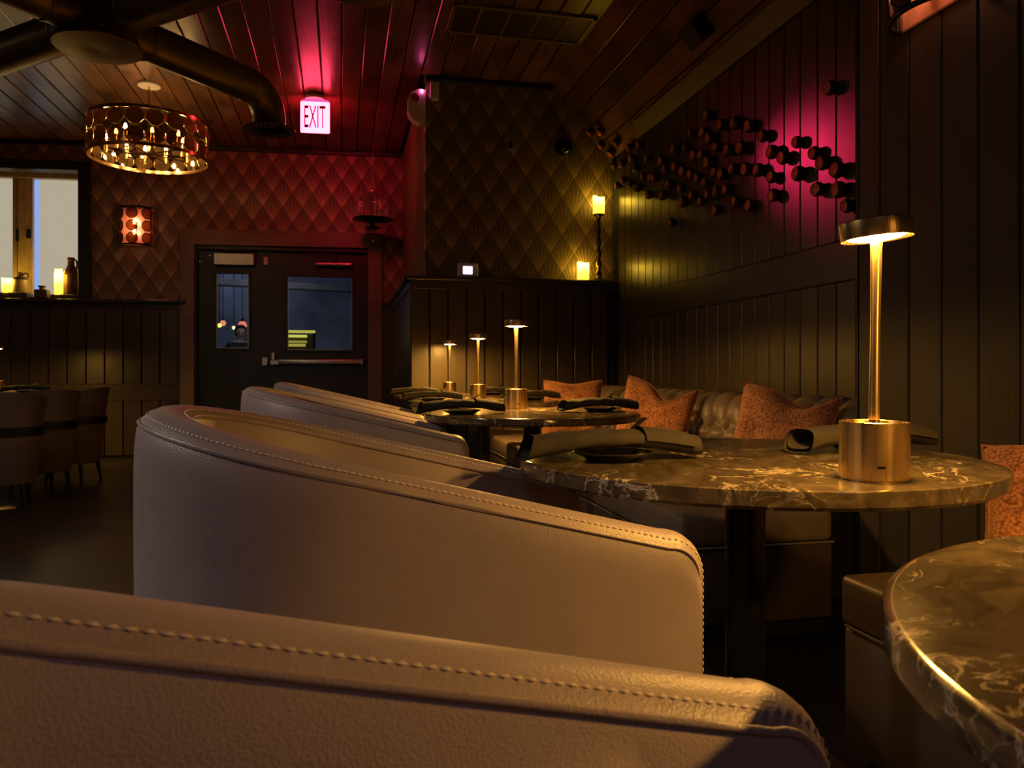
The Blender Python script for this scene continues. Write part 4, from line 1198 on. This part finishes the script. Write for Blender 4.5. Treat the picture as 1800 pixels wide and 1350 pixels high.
# ------------------------------------------------------------------ dining table and shell chairs at the far left
tl = at(-20, 690, 6.75)
make_table(tl.x, tl.y, 'dark round table at the picture edge below the window', 'round table below the window')
o = copy_tree(lp0); o.location = (tl.x - .05, tl.y + .30, TZ); set_glow(o, 1.6); tag(o, 'brass lamp on the table below the window, just out of the picture', 'lamp')
p = at(45, 690, 6.5); setting(p.x, p.y, TZ, .1, 'on the table below the window')
p = at(-60, 690, 6.6); setting(p.x, p.y, TZ, 1.2, 'at the picture edge on the table below the window')
def make_shell_chair():
    r = thing('shell_chair', (0, 0, 0), 'chair', 'chair')
    def shell(R0, R1, z0, zf, zbk, th):
        def fn(a, t, off=0):
            ang = -PI * .62 + a * PI * 1.24        # 0 = back (-y)
            k = (1 + math.cos(ang)) / 2
            ztop = zf + (zbk - zf) * k ** .55
            z = z0 + (ztop - z0) * t; rr = R0 + (R1 - R0) * t - off
            return Vector((rr * math.sin(ang), -rr * math.cos(ang), z))
        m = MB().grid(lambda a, t: fn(a, t), 32, 10).grid(lambda a, t: fn(a, t, th), 32, 10)
        m.grid(lambda a, t: fn(a, 1, th * t), 32, 1)
        for a in (0, 1): m.grid(lambda t, b, a=a: fn(a, t, th * b), 10, 1)
        return m
    shell(.235, .27, .55, .60, .79, .035).build('back_shell', MT['shell_leather'], r, 50)
    MB().lathe([(.244, .49), (.250, .49), (.252, .55), (.24, .55), (.24, .49)], 40).build('frame_band', MT['black_metal'], r, 40)
    MB().lathe([(.0001, .16), (.19, .16), (.2, .17), (.236, .49), (.225, .50), (.0001, .51)], 40).build('lower_shell', MT['shell_leather'], r, 50)
    for k in range(4):
        a = PI / 4 + k * PI / 2
        MB().tube([(.18 * math.cos(a), .18 * math.sin(a), .17), (.21 * math.cos(a), .21 * math.sin(a), 0)], [.018, .011], 10).build('leg', MT['black_metal'], r, 40)
    return r
sc0 = make_shell_chair()
for i, (u, D, rz, lab) in enumerate([(4, 5.25, .25, 'shell-backed dining chair cut by the picture edge below the window'),
                                     (72, 5.9, .75, 'shell-backed dining chair with a rim of light, middle of three'),
                                     (130, 6.5, 1.35, 'bluish shell-backed dining chair nearest the wainscot')]):
    o = sc0 if i == 0 else copy_tree(sc0)
    p = at(u, 700, D); o.location = (p.x, p.y, 0); o.rotation_euler = (0, 0, rz)
    tag(o, lab, 'chair', 'shell-backed dining chairs at the table below the window')

# ------------------------------------------------------------------ dusk scene added outside in place of room reflections in the door glass
MT['asphalt'] = plain('asphalt', (.06, .06, .065), .8)
MT['render'] = plain('grey_render', (.13, .13, .14), .8, 0, .6, 1.3)
o = MB().box(-14, 6, 9.9, 22, -.12, -.02).build('pavement', MT['asphalt']); tag(o, 'dark pavement outside the door', 'pavement', kind=STR)
o = MB().box(-14, 6, 15.5, 15.8, -.02, 5).build('wall_street', MT['render']); tag(o, 'grey building wall across the pavement outside', 'wall', kind=STR)
o = MB().cbox(-7.0, .2, -.06, .06, -.055, .055, .02, None, None).build('beam', MT['render'], None, None, (0, 12.1, 2.2), (0, .02, .10)); tag(o, 'pale beam added outside for the band across the door glass', 'beam', kind=STR)  # added in place of a pale band in the door glass
o = MB().box(-8, 2, 11.0, 14.2, 4.2, 4.3).build('ceiling_porch', MT['render']); tag(o, 'porch roof outside the door', 'roof', kind=STR)
def lantern(u, v, D, col, e, s, lab):  # lanterns stand in for room lights reflected in the pane
    p = at(u, v, D); r = thing('reflection_lantern', p, lab, 'lantern', 'coloured lanterns added for reflected lights in the door glass')
    MB().lathe([(.0001, -s), (s * .6, -s * .8), (s, 0), (s * .6, s * .8), (.0001, s)], 16).build('globe', emit('lantern_glow', col, e), r, 60)
    MB().cyl(s * .35, s * .75, s * 1.5, 10).build('cap', MT['black_metal'], r, 40)
    MB().tube([(0, 0, s * 1.4), (0, 0, 4.2 - p.z)], .006, 5).build('cord', MT['black_metal'], r)
lantern(386, 572, 12, (1, .85, .1), 2.5, .035, 'small yellow lantern added for a reflected light in the slim door pane')
lantern(392, 568, 12.4, (1, .30, .12), 1.6, .05, 'small orange lantern added for a reflected light in the slim door pane')
lantern(411, 576, 12.2, (1, .9, .4), 2.5, .03, 'small pale lantern added for a reflected light in the middle of the slim door pane')
lantern(426, 572, 12.6, (1, .22, .10), 1.6, .075, 'red lantern added for a reflected light above the person in the door pane')
mc = at(530, 597, 11.5)
r = thing('reflection_stand', (mc.x, mc.y, -.02), 'stand of yellow strips added outside for a reflection in the square pane', 'stand')  # glowing strips stand in for a yellow reflection in the pane
for k, (v, wd, e) in enumerate([(583, .42, 1.0), (591, .30, 1.3), (601, .30, .5), (607, .28, .7)]):
    z = at(530, v, 11.5).z + .02
    MB().cbox(-.22, -.22 + wd, -.06, .06, z - .018, z + .018, .006).build('light_strip', emit('yellow_strip', (1, .78, .10), e), r)
MB().cbox(-.24, -.20, .0, .05, 0, 1.55, .004).cbox(.16, .20, .0, .05, 0, 1.55, .004).build('frame', MT['black_metal'], r)
MB().cbox(-.22, .18, .02, .04, .2, 1.5, .004).build('back_panel', MT['clay'], r)

# person added outside for the reflected figure, one skinned mesh
def make_person(loc, rz):
    J = {'pel': (0, 0, .93), 'sp': (0, .01, 1.12), 'ch': (0, .01, 1.30), 'nk': (0, 0, 1.42), 'hd0': (0, -.01, 1.49), 'hd1': (0, -.015, 1.56), 'hd2': (0, 0, 1.63),
         'sl': (-.17, .01, 1.36), 'el': (-.24, .02, 1.10), 'wl': (-.16, -.16, .98), 'sr': (.17, .01, 1.36), 'er': (.24, .02, 1.10), 'wr': (.16, -.16, .98),
         'hl': (-.09, 0, .88), 'kl': (-.10, -.01, .48), 'al': (-.10, .02, .08), 'fl': (-.11, -.14, .03), 'hr': (.09, 0, .88), 'kr': (.10, -.01, .48), 'ar': (.10, .02, .08), 'fr': (.11, -.14, .03)}
    Rr = {'pel': .14, 'sp': .12, 'ch': .135, 'nk': .042, 'hd0': .056, 'hd1': .085, 'hd2': .07, 'sl': .065, 'el': .045, 'wl': .028, 'sr': .065, 'er': .045, 'wr': .028,
          'hl': .085, 'kl': .055, 'al': .038, 'fl': .03, 'hr': .085, 'kr': .055, 'ar': .038, 'fr': .03}
    names = list(J); E = [('pel', 'sp'), ('sp', 'ch'), ('ch', 'nk'), ('nk', 'hd0'), ('hd0', 'hd1'), ('hd1', 'hd2'), ('ch', 'sl'), ('sl', 'el'), ('el', 'wl'), ('ch', 'sr'), ('sr', 'er'), ('er', 'wr'),
                          ('pel', 'hl'), ('hl', 'kl'), ('kl', 'al'), ('al', 'fl'), ('pel', 'hr'), ('hr', 'kr'), ('kr', 'ar'), ('ar', 'fr')]
    # five fingers per hand
    for s, wn in ((-1, 'wl'), (1, 'wr')):
        wx, wy, wz = J[wn]
        pn = 'pm' + wn; J[pn] = (wx - s * .02, wy - .07, wz + .0); Rr[pn] = .028; names.append(pn); E.append((wn, pn))
        for k in range(5):
            a = (k - 2) * .014
            b = 'f%d' % k + wn; J[b] = (wx - s * .03 + a, wy - .12 - (.0 if k else -.03), wz - .01 + (.02 if k == 0 else 0)); Rr[b] = .009; names.append(b); E.append((pn, b))
            b2 = 'g%d' % k + wn; J[b2] = (J[b][0] - s * .008, J[b][1] - .025 - .006 * (k == 2), J[b][2] - .02); Rr[b2] = .008; names.append(b2); E.append((b, b2))
    me = bpy.data.meshes.new('person_cage'); me.from_pydata([J[n] for n in names], [(names.index(a), names.index(b)) for a, b in E], [])
    ob = bpy.data.objects.new('tmp_person', me); COL.objects.link(ob)
    ob.modifiers.new('s', 'SKIN'); sv = me.skin_vertices[0].data
    for i, n in enumerate(names): sv[i].radius = (Rr[n],) * 2; sv[i].use_root = (n == 'pel')
    sub_ = ob.modifiers.new('d', 'SUBSURF'); sub_.levels = 2; sub_.render_levels = 2
    bpy.context.view_layer.update()
    fm = bpy.data.meshes.new_from_object(ob.evaluated_get(bpy.context.evaluated_depsgraph_get()))
    bpy.data.objects.remove(ob)
    fm.name = 'person_body'
    skin = plain('skin', (.55, .34, .25), .5); shirt = plain('black_shirt', (.02, .02, .025), .8); jeans = plain('dark_jeans', (.03, .035, .05), .8)
    fm.materials.clear()
    for m_ in (shirt, skin, jeans): fm.materials.append(m_)
    for pl_ in fm.polygons:
        c = pl_.center; pl_.use_smooth = True
        pl_.material_index = 1 if (c.z > 1.40 and abs(c.x) < .12) or (c.y < -.13 and c.z > .5) else (2 if c.z < .92 and c.y > -.13 or c.z < .5 else 0)
    # face: nose and brow pushed out of the same surface
    for v_ in fm.vertices:
        x_, y_, z_ = v_.co
        if z_ > 1.47 and y_ < -.04:
            v_.co.y -= .022 * math.exp(-(x_ / .014) ** 2 - ((z_ - 1.545) / .02) ** 2)
            v_.co.y += .008 * math.exp(-((abs(x_) - .03) / .014) ** 2 - ((z_ - 1.565) / .012) ** 2)
    r = thing('person', loc, 'dark-haired person in a dark top, added outside for a reflection in the slim pane', 'person', None, rz)
    body = inst('body', fm, r)
    def hair(a, t):
        th_ = 2 * PI * a; ph = t * PI * (.62 + .16 * max(0, .4 + math.sin(th_)))
        x_, y_, z_ = math.sin(ph) * math.cos(th_), math.sin(ph) * math.sin(th_), math.cos(ph)
        front = max(0, -y_) * t
        return Vector((x_ * .092, .012 + y_ * .10 + front * .05, 1.578 + z_ * .105 + front * .07))
    MB().grid(hair, 24, 12, None, None, True).build('hair', plain('dark_hair', (.02, .013, .01), .5), r, 60)
    dm = plain('eye_dark', (.02, .015, .012), .3)
    for s in (-1, 1): MB().lathe([(.0001, -.006), (.009, -.003), (.009, .003), (.0001, .006)], 10, (0, 0, 0), None, T(s * .031, -.082, 1.562) @ Rx(PI / 2)).build('eye', dm, r)
    MB().cbox(-.022, .022, -.086, -.078, 1.500, 1.507, .002).build('mouth', plain('lips', (.35, .12, .10), .5), r)
    for s in (-1, 1): MB().lathe([(.0001, -.008), (.016, -.006), (.02, 0), (.0001, .006)], 10, (0, 0, 0), None, T(s * .083, .0, 1.55) @ Ry(PI / 2)).build('ear', skin, r, 60)
pp_ = at(423, 590, 12.0)
area_light('person_fill_light', (pp_.x + .6, pp_.y - 1.5, 2.7), 10, (1.0, .86, .75), .3, (pp_.x, pp_.y, 1.4))  # unseen light added to brighten the figure
make_person((pp_.x, pp_.y, -.02), .3)
